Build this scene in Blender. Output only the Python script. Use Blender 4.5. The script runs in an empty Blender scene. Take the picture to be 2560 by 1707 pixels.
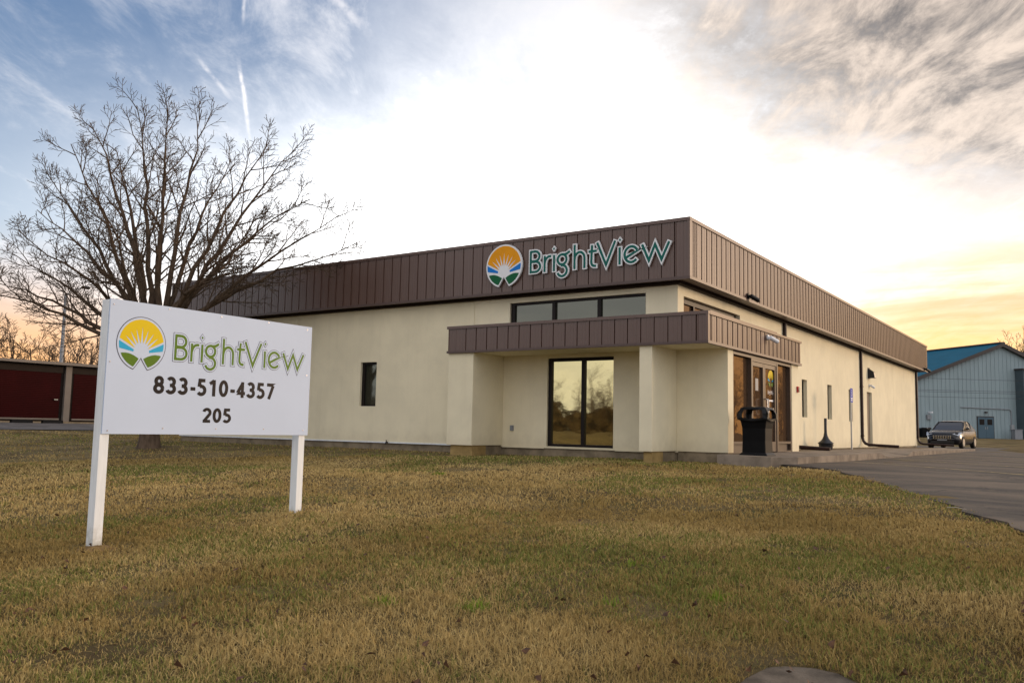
import bpy, bmesh, math, random
import numpy as np
from mathutils import Vector, Matrix
rnd = random.Random(7); NR = np.random.RandomState(7)
S = bpy.context.scene; COL = S.collection
R_ = math.radians
# ------------------------------------------------------------------ camera
CAM = Vector((7.134, -17.140, 0.636)); FOC = 2144.93
YAW, PITCH, ROLL = 0.5999, 0.1010, 0.0204
fw = Vector((-math.sin(YAW)*math.cos(PITCH), math.cos(YAW)*math.cos(PITCH), math.sin(PITCH)))
rt = fw.cross(Vector((0, 0, 1))).normalized(); up = rt.cross(fw)
c_, s_ = math.cos(ROLL), math.sin(ROLL)
rt2 = c_*rt + s_*up; up2 = -s_*rt + c_*up
cd = bpy.data.cameras.new('camera'); cam = bpy.data.objects.new('camera', cd); COL.objects.link(cam)
m = Matrix.Identity(4)
for i in range(3): m[i][0], m[i][1], m[i][2], m[i][3] = rt2[i], up2[i], -fw[i], CAM[i]
cam.matrix_world = m
cd.sensor_width = 36; cd.lens = 36*FOC/2560; cd.clip_end = 3000; cd.clip_start = .05
S.camera = cam
FH = Vector((fw.x, fw.y)).normalized(); RH = Vector((rt.x, rt.y)).normalized()
def ahead(D, L):                                   # a ground position D metres ahead of and L metres right of the camera
    return CAM.x + FH.x*D + RH.x*L, CAM.y + FH.y*D + RH.y*L
# ------------------------------------------------------------------ world, sun, exposure
SUN_AZ, SUN_EL = R_(40), R_(9)                    # azimuth from +Y towards +X
W = bpy.data.worlds.new('World'); S.world = W; W.use_nodes = True
nt = W.node_tree; N = nt.nodes; Lk = nt.links; N.clear()
class G:
    """small helper: node maths on sockets or numbers"""
    def __init__(s, nt): s.nt = nt
    def node(s, t, **k):
        n = s.nt.nodes.new(t)
        for a, b in k.items(): setattr(n, a, b)
        return n
    def put(s, sock, v):
        if isinstance(v, bpy.types.NodeSocket): s.nt.links.new(v, sock)
        elif v is not None:
            if sock.type == 'RGBA' and len(v) == 3: v = (*v, 1)
            sock.default_value = v
    def m(s, op, a, b=None, c=None, clamp=False):
        n = s.node('ShaderNodeMath', operation=op); n.use_clamp = clamp
        s.put(n.inputs[0], a); s.put(n.inputs[1], b)
        if c is not None: s.put(n.inputs[2], c)
        return n.outputs[0]
    def dot(s, a, v):
        n = s.node('ShaderNodeVectorMath', operation='DOT_PRODUCT'); s.put(n.inputs[0], a); n.inputs[1].default_value = v
        return n.outputs['Value']
    def ss(s, x, a, b, lo=0., hi=1.):
        n = s.node('ShaderNodeMapRange', interpolation_type='SMOOTHSTEP'); s.put(n.inputs[0], x)
        for i, v in enumerate((a, b, lo, hi)): n.inputs[1+i].default_value = v
        return n.outputs[0]
    def mix(s, f, a, b, bt='MIX'):
        n = s.node('ShaderNodeMix', data_type='RGBA', blend_type=bt)
        s.put(n.inputs[0], f); s.put(n.inputs[6], a); s.put(n.inputs[7], b); return n.outputs[2]
    def noise(s, vec, scale, detail=4, rough=.5, dist=0., col=False):
        n = s.node('ShaderNodeTexNoise'); s.put(n.inputs['Vector'], vec)
        n.inputs['Scale'].default_value = scale; n.inputs['Detail'].default_value = detail
        n.inputs['Roughness'].default_value = rough; n.inputs['Distortion'].default_value = dist
        return n.outputs['Color' if col else 'Fac']
    def xyz(s, a, b, c):
        n = s.node('ShaderNodeCombineXYZ'); s.put(n.inputs[0], a); s.put(n.inputs[1], b); s.put(n.inputs[2], c); return n.outputs[0]
w = G(nt)
tc = w.node('ShaderNodeTexCoord'); nrm = w.node('ShaderNodeVectorMath', operation='NORMALIZE'); Lk.new(tc.outputs['Generated'], nrm.inputs[0])
D = nrm.outputs[0]
WF, WR = (-.5646, .8254, 0), (.8254, .5646, 0)     # two fixed compass directions (towards the bright cloud, and at right angles)
z = w.dot(D, (0, 0, 1)); ah = w.dot(D, WR); af = w.dot(D, WF)
zc = w.m('MAXIMUM', z, 0.)
den = w.m('ADD', zc, .13)
pu = w.m('DIVIDE', af, den); pv = w.m('DIVIDE', ah, den)
sky = w.node('ShaderNodeTexSky', sky_type='NISHITA'); sky.sun_disc = False; sky.sun_elevation = SUN_EL; sky.sun_rotation = SUN_AZ
sky.altitude = 100; sky.air_density = 1; sky.dust_density = 1.0; sky.ozone_density = 1.5
n1 = w.noise(w.xyz(w.m('MULTIPLY', pu, .34), w.m('MULTIPLY', pv, 1.05), 1.3), 1.25, 8, .60, .6)     # long streaks
n2 = w.noise(w.xyz(w.m('MULTIPLY', pu, .75), w.m('MULTIPLY', pv, .85), 4.1), 1.1, 9, .62, .25)       # billows
n4 = w.noise(w.xyz(w.m('MULTIPLY', pu, .9), w.m('MULTIPLY', pv, 1.7), 7.7), 3.2, 10, .68, .35)      # fine wisps
# blue gap towards the upper left, a pale cloud veil everywhere else
left = w.m('MULTIPLY', w.ss(ah, .26, -.30), w.ss(af, -.35, .15))
blue = w.mix(.45, sky.outputs[0], w.mix(w.ss(z, .05, .42), (2.8, 3.7, 5.2), (.52, 1.3, 3.1)))
veil = w.mix(w.ss(n2, .35, .65), (5.4, 5.4, 5.7), (7.6, 7.3, 7.2))
thin = w.m('MAXIMUM', w.m('SUBTRACT', 1.0, left), w.m('MULTIPLY', w.ss(w.m('ADD', w.m('MULTIPLY', n1, .62), w.m('MULTIPLY', n4, .38)), .44, .64), .74))
col = w.mix(thin, blue, veil)
right = w.ss(ah, .02, .48); high = w.ss(z, .10, .36); warm = w.ss(af, .0, .7)
# bright veil round the hidden sun's cloud
e1 = w.m('POWER', w.m('ABSOLUTE', w.m('DIVIDE', w.m('SUBTRACT', ah, .07), .42)), 2.0)
e2 = w.m('POWER', w.m('ABSOLUTE', w.m('DIVIDE', w.m('SUBTRACT', z, .14), w.m('ADD', .075, w.m('MULTIPLY', w.m('ADD', w.m('MULTIPLY', n2, .6), w.m('MULTIPLY', n4, .4)), .27)))), 2.0)
glow = w.m('MULTIPLY', w.m('EXPONENT', w.m('MULTIPLY', w.m('ADD', e1, e2), -1.)), w.ss(af, .0, .45))
# grey deck, thick to the right and high, with lit wisps
mask = w.m('ADD', w.m('ADD', w.m('MULTIPLY', n2, .62), w.m('MULTIPLY', n4, .38)), w.m('ADD', w.m('MULTIPLY', right, .27), w.m('MULTIPLY', high, .13)))
dk = w.m('MULTIPLY', w.ss(mask, .60, .82), w.m('MULTIPLY', w.ss(z, .15, .31), w.ss(ah, -.16, .28)), clamp=True)
deck = w.mix(w.ss(w.m('ADD', w.m('MULTIPLY', n4, .7), w.m('MULTIPLY', n1, .3)), .40, .60), (.95, .86, .86), (5.6, 4.6, 3.8))
col = w.mix(w.m('MULTIPLY', dk, w.m('MULTIPLY', warm, .95)), col, deck)
gl = w.m('MULTIPLY', glow, w.m('SUBTRACT', 1.0, w.m('MULTIPLY', dk, .72)))
col = w.mix(gl, col, (13.5, 13.2, 12.8))
col = w.mix(w.m('MULTIPLY', w.m('MULTIPLY', gl, gl), .8), col, (20., 19.6, 19.))
# sunset colour low down on both sides of the bright cloud
gold = w.m('MULTIPLY', w.m('MULTIPLY', w.ss(ah, .10, .42), warm), w.ss(w.m('ADD', z, w.m('MULTIPLY', w.m('SUBTRACT', n4, .5), .10)), .30, .03))
col = w.mix(w.m('MULTIPLY', gold, .95), col, (8.6, 4.6, 1.0))
peach = w.m('MULTIPLY', w.m('MULTIPLY', w.ss(ah, -.16, -.5), warm), w.ss(w.m('ADD', z, w.m('MULTIPLY', w.m('SUBTRACT', n1, .5), .08)), .20, .02))
col = w.mix(w.m('MULTIPLY', peach, .95), col, (8.0, 3.9, 1.2))
bands = w.m('MULTIPLY', w.ss(w.noise(w.xyz(w.m('MULTIPLY', ah, 3.), w.m('MULTIPLY', z, 24.), 2.), 1.0, 6, .6, .5), .48, .66), w.m('MULTIPLY', w.ss(z, .015, .05), w.m('MULTIPLY', w.ss(z, .25, .12), w.m('MULTIPLY', warm, w.ss(ah, .12, .42)))))
col = w.mix(w.m('MULTIPLY', bands, .55), col, (5.2, 3.1, 1.3))
# three short vapour trails
def trail(A, B, wid, amt):
    global col
    A, B = Vector(A).normalized(), Vector(B).normalized(); n = A.cross(B).normalized(); t = (B-A).normalized()
    wob = w.m('MULTIPLY', w.m('SUBTRACT', w.noise(D, 60, 3), .5), wid*1.6)
    d = w.m('ABSOLUTE', w.m('ADD', w.dot(D, n), wob)); a = w.dot(D, t); a0, a1 = A.dot(t), B.dot(t); L = a1-a0
    f = w.m('MULTIPLY', w.ss(d, wid*1.15, 0.), w.m('MULTIPLY', w.ss(a, a0-.004, a0+.02), w.ss(a, a1+.01, a1-L*.5)))
    f = w.m('MULTIPLY', w.m('MULTIPLY', f, w.ss(w.noise(D, 90, 4), .25, .6)), w.m('MULTIPLY', amt, w.ss(af, 0, .3)))
    col = w.mix(f, col, (11., 10.2, 9.6))
trail((-.737, .554, .386), (-.748, .584, .300), .0030, .48)
trail((-.764, .522, .380), (-.752, .560, .343), .0030, .3)
trail((-.717, .542, .450), (-.724, .547, .419), .0028, .3)
trail((-.664, .582, .470), (-.635, .650, .418), .0075, .25)
bg = w.node('ShaderNodeBackground'); Lk.new(col, bg.inputs[0]); bg.inputs[1].default_value = .10
out = w.node('ShaderNodeOutputWorld'); Lk.new(bg.outputs[0], out.inputs[0])
sd = bpy.data.lights.new('sun', 'SUN'); sd.energy = 1.3; sd.angle = R_(12); sd.color = (1., .71, .46)
so = bpy.data.objects.new('sun', sd); COL.objects.link(so); so.location = (60, 60, 40)
so.rotation_euler = Vector((-math.sin(SUN_AZ)*math.cos(SUN_EL), -math.cos(SUN_AZ)*math.cos(SUN_EL), -math.sin(SUN_EL))).to_track_quat('-Z', 'Y').to_euler()
S.view_settings.view_transform = 'Standard'; S.view_settings.look = 'None'; S.view_settings.gamma = 1
S.view_settings.use_curve_mapping = False; S.view_settings.exposure = 0.72
# ------------------------------------------------------------------ object helpers
def link(name, data, parent=None, loc=None, rotz=None):
    o = bpy.data.objects.new(name, data); COL.objects.link(o)
    if parent is not None: o.parent = parent
    if loc is not None: o.location = loc
    if rotz is not None: o.rotation_euler = (0, 0, rotz)
    return o
def tag(o, label=None, cat=None, group=None, kind=None):
    if label: o['label'] = label
    if cat: o['category'] = cat
    if group: o['group'] = group
    if kind: o['kind'] = kind
    return o
def thing(name, label, cat, loc=(0, 0, 0), rotz=0, group=None):
    return tag(link(name, None, None, loc, rotz), label, cat, group)
class MB:
    def __init__(s): s.v = []; s.f = []; s.mi = []; s.rc = False
    def add(s, vs, fs, mi=0):
        b = len(s.v); s.v += [tuple(p) for p in vs]; s.f += [tuple(b+i for i in f) for f in fs]; s.mi += [mi]*len(fs); return s
    def box(s, x0, x1, y0, y1, z0, z1, mi=0):
        return s.add([(x0, y0, z0), (x1, y0, z0), (x1, y1, z0), (x0, y1, z0), (x0, y0, z1), (x1, y0, z1), (x1, y1, z1), (x0, y1, z1)],
              [(3, 2, 1, 0), (4, 5, 6, 7), (0, 1, 5, 4), (1, 2, 6, 5), (2, 3, 7, 6), (3, 0, 4, 7)], mi)
    def quad(s, a, b, c, d, mi=0): return s.add([a, b, c, d], [(0, 1, 2, 3)], mi)
    def tube(s, pts, r, n=8, cap=True, mi=0):
        s.rc = True; pts = [Vector(p) for p in pts]; rs = r if isinstance(r, (list, tuple)) else [r]*len(pts)
        vs = []; fs = []; u = None
        for i, p in enumerate(pts):
            t = (pts[min(i+1, len(pts)-1)]-pts[max(i-1, 0)]).normalized()
            if u is None: u = t.orthogonal().normalized()
            u = (u - t*u.dot(t)).normalized(); v = t.cross(u)
            vs += [p + (u*math.cos(2*math.pi*k/n)+v*math.sin(2*math.pi*k/n))*rs[i] for k in range(n)]
        for i in range(len(pts)-1):
            fs += [(i*n+k, i*n+(k+1) % n, (i+1)*n+(k+1) % n, (i+1)*n+k) for k in range(n)]
        if cap: fs += [tuple(range(n-1, -1, -1)), tuple((len(pts)-1)*n+k for k in range(n))]
        return s.add(vs, fs, mi)
    def rings(s, rings, cap=True, mi=0):
        s.rc = True
        n = len(rings[0]); vs = [p for r in rings for p in r]; fs = []
        for i in range(len(rings)-1): fs += [(i*n+k, i*n+(k+1) % n, (i+1)*n+(k+1) % n, (i+1)*n+k) for k in range(n)]
        if cap: fs += [tuple(range(n-1, -1, -1)), tuple((len(rings)-1)*n+k for k in range(n))]
        return s.add(vs, fs, mi)
    def lathe(s, prof, n=20, c=(0, 0, 0), mi=0):
        return s.rings([[(c[0]+r*math.cos(2*math.pi*k/n), c[1]+r*math.sin(2*math.pi*k/n), c[2]+zz) for k in range(n)] for r, zz in prof], True, mi)
    def mesh(s, name, mats, smooth=False):
        me = bpy.data.meshes.new(name); me.from_pydata(s.v, [], s.f)
        for mm in (mats if isinstance(mats, (list, tuple)) else [mats]): me.materials.append(mm)
        if any(s.mi): me.polygons.foreach_set('material_index', s.mi)
        if smooth: me.polygons.foreach_set('use_smooth', [True]*len(me.polygons))
        if s.rc and len(s.f) < 4000:
            bm = bmesh.new(); bm.from_mesh(me); bmesh.ops.recalc_face_normals(bm, faces=bm.faces); bm.to_mesh(me); bm.free()
        me.update(); return me
    def obj(s, name, mats, parent=None, loc=None, rotz=None, smooth=False, bevel=0):
        o = link(name, s.mesh(name, mats, smooth), parent, loc, rotz)
        if bevel:
            b = o.modifiers.new('bevel', 'BEVEL'); b.width = bevel; b.segments = 2; b.limit_method = 'ANGLE'; b.angle_limit = R_(40)
        return o
def box(name, mat, parent, x0, x1, y0, y1, z0, z1, bevel=0, label=None):
    o = MB().box(x0, x1, y0, y1, z0, z1).obj(name, mat, parent, bevel=bevel)
    if label: o['label'] = label
    return o
# ------------------------------------------------------------------ materials
def mat(name, col, rough=.6, metal=0., spec=.5, var=0., vscale=3., bump=0., bscale=60., stretch=None, detail=5, col2=None, coat=0., extra=None):
    M = bpy.data.materials.new(name); M.use_nodes = True; t = M.node_tree; g = G(t)
    b = t.nodes['Principled BSDF']; b.inputs['Roughness'].default_value = rough; b.inputs['Metallic'].default_value = metal
    b.inputs['Specular IOR Level'].default_value = spec; b.inputs['Coat Weight'].default_value = coat
    tcn = g.node('ShaderNodeTexCoord'); vec = tcn.outputs['Object']
    if stretch:
        mp = g.node('ShaderNodeMapping'); t.links.new(vec, mp.inputs[0]); mp.inputs['Scale'].default_value = stretch; vec = mp.outputs[0]
    c = (*col, 1)
    if var or col2:
        n = g.noise(vec, vscale, detail, .6, .2); f = g.ss(n, .3, .7)
        lo = tuple(x*(1-var) for x in col); hi = col2 if col2 else tuple(min(1, x*(1+var)) for x in col)
        cc = g.mix(f, lo, hi)
        if extra: cc = extra(g, vec, cc, tcn)
        t.links.new(cc, b.inputs['Base Color'])
    else: b.inputs['Base Color'].default_value = c
    if bump:
        n = g.noise(vec, bscale, 3, .6); bp = g.node('ShaderNodeBump'); bp.inputs['Strength'].default_value = bump; bp.inputs['Distance'].default_value = .01
        t.links.new(n, bp.inputs['Height']); t.links.new(bp.outputs[0], b.inputs['Normal'])
    return M
def rainstain(g, vec, cc, tcn):
    mp = g.node('ShaderNodeMapping'); g.nt.links.new(tcn.outputs['Object'], mp.inputs[0]); mp.inputs['Scale'].default_value = (2.6, 2.6, .16)
    cc = g.mix(g.m('MULTIPLY', g.ss(g.noise(mp.outputs[0], 1.7, 6, .65), .50, .78), .12), cc, (.44, .37, .24))
    zz_ = g.dot(tcn.outputs['Object'], (0, 0, 1)); sp_ = g.m('MULTIPLY', g.ss(g.m('ADD', zz_, g.m('MULTIPLY', g.noise(tcn.outputs['Object'], 5, 6, .7), .7)), .95, .50), .20)
    return g.mix(sp_, cc, (.40, .32, .20))
M = {}
M['stucco'] = mat('cream_stucco', (.80, .725, .53), .9, spec=.2, var=.055, vscale=1.1, bump=.35, bscale=170, extra=rainstain)
M['brown'] = mat('brown_steel', (.108, .060, .045), .30, spec=.6, var=.07, vscale=2.2, stretch=(22, 22, .5))
M['brown_trim'] = mat('brown_trim', (.085, .052, .044), .45, var=.08, vscale=4)
M['dark_trim'] = mat('dark_soffit', (.030, .019, .013), .7, spec=.15, var=.2, vscale=3)
M['frame'] = mat('dark_bronze_frame', (.010, .006, .005), .45, spec=.2, var=.1, vscale=8)
M['frame_door'] = mat('bronze_door_frame', (.075, .050, .036), .36, var=.08, vscale=9)
M['concrete'] = mat('concrete', (.225, .185, .145), .9, spec=.2, var=.28, vscale=2.5, bump=.5, bscale=70)
M['foundation'] = mat('foundation_block', (.23, .185, .125), .92, spec=.2, var=.3, vscale=3, bump=.6, bscale=45)
M['foundation_tan'] = mat('foundation_tan', (.34, .235, .095), .92, spec=.2, var=.25, vscale=3, bump=.5, bscale=45)
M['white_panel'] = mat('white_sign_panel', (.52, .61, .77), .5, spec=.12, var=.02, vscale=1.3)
def grime(g, vec, cc, tcn):
    zz_ = g.dot(tcn.outputs['Object'], (0, 0, 1)); n = g.noise(tcn.outputs['Object'], 9, 6, .7)
    return g.mix(g.m('MULTIPLY', g.ss(g.m('ADD', zz_, g.m('MULTIPLY', n, .55)), .52, .12), .8), g.mix(g.m('MULTIPLY', g.ss(n, .6, .75), .22), cc, (.42, .44, .34)), (.22, .20, .11))
M['white_paint'] = mat('white_painted_wood', (.76, .79, .81), .6, spec=.2, extra=grime, var=.05, vscale=5, bump=.25, bscale=20, stretch=(6, 6, .7))
M['white_letter'] = mat('white_letter_edge', (.78, .80, .82), .45)
M['teal'] = mat('teal_face', (.012, .125, .105), .4, var=.05, vscale=3, spec=.12)
M['orange'] = mat('orange_face', (.80, .33, .010), .4, var=.05, vscale=2, spec=.12)
M['blue'] = mat('blue_face', (.012, .19, .62), .4, spec=.12)
M['dgreen'] = mat('dark_green_face', (.010, .115, .045), .4, spec=.12)
M['yellow'] = mat('yellow_print', (.68, .50, .003), .4, spec=.12)
M['cyan'] = mat('cyan_print', (.018, .36, .62), .4, spec=.12)
M['leafgreen'] = mat('green_print', (.085, .17, .008), .4, spec=.12)
M['ink'] = mat('dark_ink', (.006, .004, .006), .45, spec=.12)
M['outline'] = mat('outline_ink', (.075, .065, .085), .5, spec=.12)
M['screw'] = mat('steel_screw', (.30, .30, .33), .35, metal=.8)
M['black_plastic'] = mat('black_plastic', (.003, .003, .0035), .55, spec=.12, var=.2, vscale=6, bump=.12, bscale=220)
M['black_satin'] = mat('black_satin_plastic', (.004, .0045, .006), .38, spec=.3)
M['black_iron'] = mat('black_iron', (.007, .009, .015), .36, spec=.4, var=.1, vscale=9)
M['down'] = mat('brown_downspout', (.022, .009, .008), .45, spec=.3, var=.1, vscale=5)
M['galv'] = mat('galvanised_post', (.40, .42, .44), .45, metal=.5, var=.1, vscale=8)
M['sign_blue'] = mat('sign_blue', (.02, .045, .42), .6, spec=.12)
M['sign_white'] = mat('sign_white', (.75, .76, .80), .5)
M['chrome'] = mat('chrome', (.62, .62, .62), .22, metal=1)
M['white_plastic'] = mat('white_plastic', (.72, .74, .78), .35)
M['red'] = mat('red_plastic', (.42, .012, .014), .35)
M['grey_metal'] = mat('grey_metal', (.22, .235, .26), .5, var=.08, vscale=6)
M['lamp_lens'] = mat('frosted_lens', (.62, .55, .44), .3)
def glassmat(name, tint, body, gloss, rough, wave=0., wscale=3.):
    Mx = bpy.data.materials.new(name); Mx.use_nodes = True; t = Mx.node_tree; g = G(t); t.nodes.clear()
    gl = g.node('ShaderNodeBsdfGlossy'); gl.inputs[0].default_value = (*tint, 1); gl.inputs['Roughness'].default_value = rough
    df = g.node('ShaderNodeBsdfDiffuse'); df.inputs[0].default_value = (*body, 1)
    fr = g.node('ShaderNodeFresnel'); fr.inputs[0].default_value = 1.5
    f = g.m('ADD', gloss, g.m('MULTIPLY', fr.outputs[0], 1-gloss), clamp=True)
    mx = g.node('ShaderNodeMixShader'); t.links.new(f, mx.inputs[0]); t.links.new(df.outputs[0], mx.inputs[1]); t.links.new(gl.outputs[0], mx.inputs[2])
    o = g.node('ShaderNodeOutputMaterial'); t.links.new(mx.outputs[0], o.inputs[0])
    if wave:
        tcx = g.node('ShaderNodeTexCoord'); mp = g.node('ShaderNodeMapping'); t.links.new(tcx.outputs['Object'], mp.inputs[0]); mp.inputs['Scale'].default_value = (1, 1, 1.8)
        n = g.noise(mp.outputs[0], wscale, 2, .5); bp = g.node('ShaderNodeBump'); bp.inputs['Strength'].default_value = wave; bp.inputs['Distance'].default_value = .02
        t.links.new(n, bp.inputs['Height']); t.links.new(bp.outputs[0], gl.inputs['Normal'])
    return Mx
M['glass_gold'] = glassmat('reflective_bronze_glass', (.93, .82, .44), (.05, .038, .02), .62, .028, .03, 2.5)
M['glass_dark'] = glassmat('dark_glass', (.60, .61, .52), (.030, .032, .022), .17, .04, .03, 2.)
M['glass_brown'] = glassmat('brown_door_glass', (.64, .47, .34), (.075, .046, .028), .10, .02, .03, 3.)
M['glass_car'] = glassmat('car_glass', (.55, .6, .7), (.006, .007, .010), .05, .03)
# ------------------------------------------------------------------ terrain
def ss(a, b, x):
    t = np.clip((x-a)/(b-a), 0, 1); return t*t*(3-2*t)
def gz(x, y):
    x = np.asarray(x, float); y = np.asarray(y, float)
    t = np.clip(-y, 0, 24); h = -(0.02*t+0.00142*t*t)
    Dp = (x-CAM.x)*FH.x+(y-CAM.y)*FH.y
    h = h*(1-ss(-22, -34, x)) + .58*ss(56, 80, Dp)*(1-ss(-24, -34, x)) + .40*ss(-25, -35.5, x)
    return h
def vnoise(x, y, sc, seed):
    r = np.random.RandomState(seed).rand(64, 64); u = np.asarray(x)*sc+100.3; v = np.asarray(y)*sc+57.7
    i = np.floor(u).astype(int); j = np.floor(v).astype(int); a = u-i; b = v-j; a = a*a*(3-2*a); b = b*b*(3-2*b); i %= 64; j %= 64; i2 = (i+1) % 64; j2 = (j+1) % 64
    return r[i, j]*(1-a)*(1-b)+r[i2, j]*a*(1-b)+r[i, j2]*(1-a)*b+r[i2, j2]*a*b
def micro(x, y): return (vnoise(x, y, .55, 3)-.5)*.05+(vnoise(x, y, 1.7, 4)-.5)*.03
def gridmesh(name, xs, ys, zf, mt, parent=None):
    X, Y = np.meshgrid(xs, ys); Z = zf(X, Y); n, k = X.shape
    me = bpy.data.meshes.new(name); v = np.stack([X, Y, Z], -1).reshape(-1, 3)
    a = (np.arange(n-1)[:, None]*k+np.arange(k-1)[None]).reshape(-1); f = np.stack([a, a+1, a+k+1, a+k], 1)
    me.from_pydata(v.tolist(), [], f.tolist()); me.materials.append(mt); me.polygons.foreach_set('use_smooth', [True]*len(me.polygons)); me.update()
    return link(name, me, parent)
far_ = [45, 52, 62, 76, 95, 125, 170, 250, 400, 700]
near_x = list(np.arange(-42, 42.01, .75)); near_y = list(np.arange(-26, 45.01, .75))
xs = [-f for f in far_[::-1]]+near_x+far_; ys = [-700, -400, -200, -120, -80, -55, -40, -32]+near_y+[52, 60, 68, 76, 85, 95, 125, 170, 250, 400, 700]
def lawn_soil():
    Mx = bpy.data.materials.new('lawn_thatch'); Mx.use_nodes = True; t = Mx.node_tree; g = G(t); b = t.nodes['Principled BSDF']
    P = g.node('ShaderNodeTexCoord').outputs['Object']
    c = g.mix(g.ss(g.noise(P, .45, 5, .6), .38, .62), (.105, .075, .034), (.20, .148, .068))
    c = g.mix(g.m('MULTIPLY', g.ss(g.noise(P, 1.1, 5, .6, .5), .52, .70), .7), c, (.085, .085, .028))
    c = g.mix(g.m('MULTIPLY', g.ss(g.noise(P, 22, 4, .7), .45, .75), .6), c, (.09, .06, .032))
    t.links.new(c, b.inputs['Base Color']); b.inputs['Roughness'].default_value = .95; b.inputs['Specular IOR Level'].default_value = .1
    bp = g.node('ShaderNodeBump'); bp.inputs['Strength'].default_value = .9; bp.inputs['Distance'].default_value = .05
    t.links.new(g.noise(P, 14, 6, .75), bp.inputs['Height']); t.links.new(bp.outputs[0], b.inputs['Normal']); return Mx
M['soil'] = lawn_soil()
BX0, BX1, BY1 = -18.55, 0., 31.014
def ground_z(X, Y):
    h = gz(X, Y)+micro(X, Y)*(np.abs(X-CAM.x)+np.abs(Y-CAM.y) < 60)
    d = ss(-1.8, -.2, Y)*(X < 1.0)                                    # calm next to the foundation
    h = h*(1-d)+(gz(X, Y)-.0)*d
    lot = lot_mask(X, Y, 1.6)
    return np.where(lot, gz(X, Y)-.14, h)
PADP = [(5.72, -13.6), (5.73, -13.1), (5.765, -12.90), (5.84, -12.82), (5.96, -12.79), (6.07, -12.81), (6.20, -12.92), (6.32, -13.15), (6.36, -13.6), (6.3, -14.2), (5.75, -14.2)]
EDGE = [(2.2, -.32), (2.45, -.42), (3.11, -.875), (3.896, -2.27), (4.47, -3.47), (4.969, -4.61), (5.249, -5.1), (5.574, -5.61), (5.82, -6.2), (6.10, -6.8), (6.504, -7.55), (7.0, -8.8), (7.5, -10.4), (8.0, -12.6), (8.5, -15.5), (9.2, -20), (10, -26)]
def lot_xl(Y):
    e = EDGE[::-1]; return np.interp(Y, [p[1] for p in e]+[29.5, 31.6, 47], [p[0] for p in e]+[2.0, 2.0, 2.0])
def lot_xr(Y): return np.interp(Y, [-26, -10, 0, 27.3, 35.4, 36, 47], [21, 17, 13.7, 4.3, 2.6, 2.55, 2.4])
def lot_mask(X, Y, pad=0.):
    a = (Y < 47-pad) & (Y > -26+pad*0) & (X > lot_xl(Y)+pad) & (X < lot_xr(Y)-pad)
    b = (Y > 32.2+pad) & (Y < 47-pad) & (X > -12+pad) & (X < 2.5-pad)
    return a | b
tag(gridmesh('ground', xs, ys, ground_z, M['soil']), kind='structure')
def asphaltmat():
    Mx = bpy.data.materials.new('asphalt'); Mx.use_nodes = True; t = Mx.node_tree; g = G(t); b = t.nodes['Principled BSDF']
    P = g.node('ShaderNodeTexCoord').outputs['Object']
    mp = g.node('ShaderNodeMapping'); t.links.new(P, mp.inputs[0]); mp.inputs['Rotation'].default_value = (0, 0, R_(40)); mp.inputs['Scale'].default_value = (.5, 1.6, 1)
    c = g.mix(g.ss(g.noise(mp.outputs[0], .55, 6, .65, .6), .36, .66), (.026, .022, .019), (.125, .094, .066))
    c = g.mix(g.m('MULTIPLY', g.ss(g.noise(P, 2.0, 6, .7, .4), .5, .75), .6), c, (.15, .110, .075))
    c = g.mix(g.m('MULTIPLY', g.ss(g.noise(P, 90, 3, .7), .5, .7), .35), c, (.15, .13, .115))
    vo = g.node('ShaderNodeTexVoronoi', feature='DISTANCE_TO_EDGE'); vo.inputs['Scale'].default_value = .55
    va = g.node('ShaderNodeVectorMath', operation='ADD'); t.links.new(P, va.inputs[0]); t.links.new(g.noise(P, 1.6, 4, .6, 0, True), va.inputs[1]); t.links.new(va.outputs[0], vo.inputs['Vector'])
    c = g.mix(g.m('MULTIPLY', g.ss(vo.outputs['Distance'], .018, .004), g.ss(g.noise(P, .5, 2), .45, .6)), c, (.012, .010, .009))
    t.links.new(c, b.inputs['Base Color']); b.inputs['Roughness'].default_value = .72; b.inputs['Specular IOR Level'].default_value = .35
    bp = g.node('ShaderNodeBump'); bp.inputs['Strength'].default_value = .35; bp.inputs['Distance'].default_value = .01
    t.links.new(g.noise(P, 120, 3, .7), bp.inputs['Height']); t.links.new(bp.outputs[0], b.inputs['Normal']); return Mx
M['asphalt'] = asphaltmat()
def az(x, y): return gz(x, y)+.018+.03*np.exp(-((np.asarray(x)-2.2)**2+(np.asarray(y)-.5)**2)/8)
def lotmesh():
    yy = np.concatenate([np.arange(-26, -12, 1.), np.arange(-12, 0, .35), np.arange(0, 47.2, .8)])
    v = []; f = []; k = 24
    for i, y in enumerate(yy):
        a = float(lot_xl(y)); b = float(lot_xr(y))
        if y < -.4: a += .05*math.sin(y*5.1)+.04*math.sin(y*11.3+1)
        else: a -= .25
        for j in range(k):
            s = (j/(k-1))**1.4; x = a+(b-a)*s; v.append((x, y, float(az(x, y))))
    n = len(yy)
    f = [(i*k+j, i*k+j+1, (i+1)*k+j+1, (i+1)*k+j) for i in range(n-1) for j in range(k-1)]
    o = MB(); o.add(v, f)
    # side skirt so that the worn edge has thickness
    sk = []; 
    for i, y in enumerate(yy): sk += [v[i*k], (v[i*k][0]-.03, v[i*k][1]-.02, v[i*k][2]-.20)]
    o.add(sk, [(2*i, 2*i+2, 2*i+3, 2*i+1) for i in range(n-1)])
    return o.obj('parking_lot', M['asphalt'], smooth=True)
tag(lotmesh(), kind='structure')
pad_ = gridmesh('driveway', np.linspace(-12, 1.7, 8), np.linspace(32.2, 47, 8), lambda X, Y: az(X, Y)+.0, M['asphalt']); tag(pad_, kind='structure')
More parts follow.
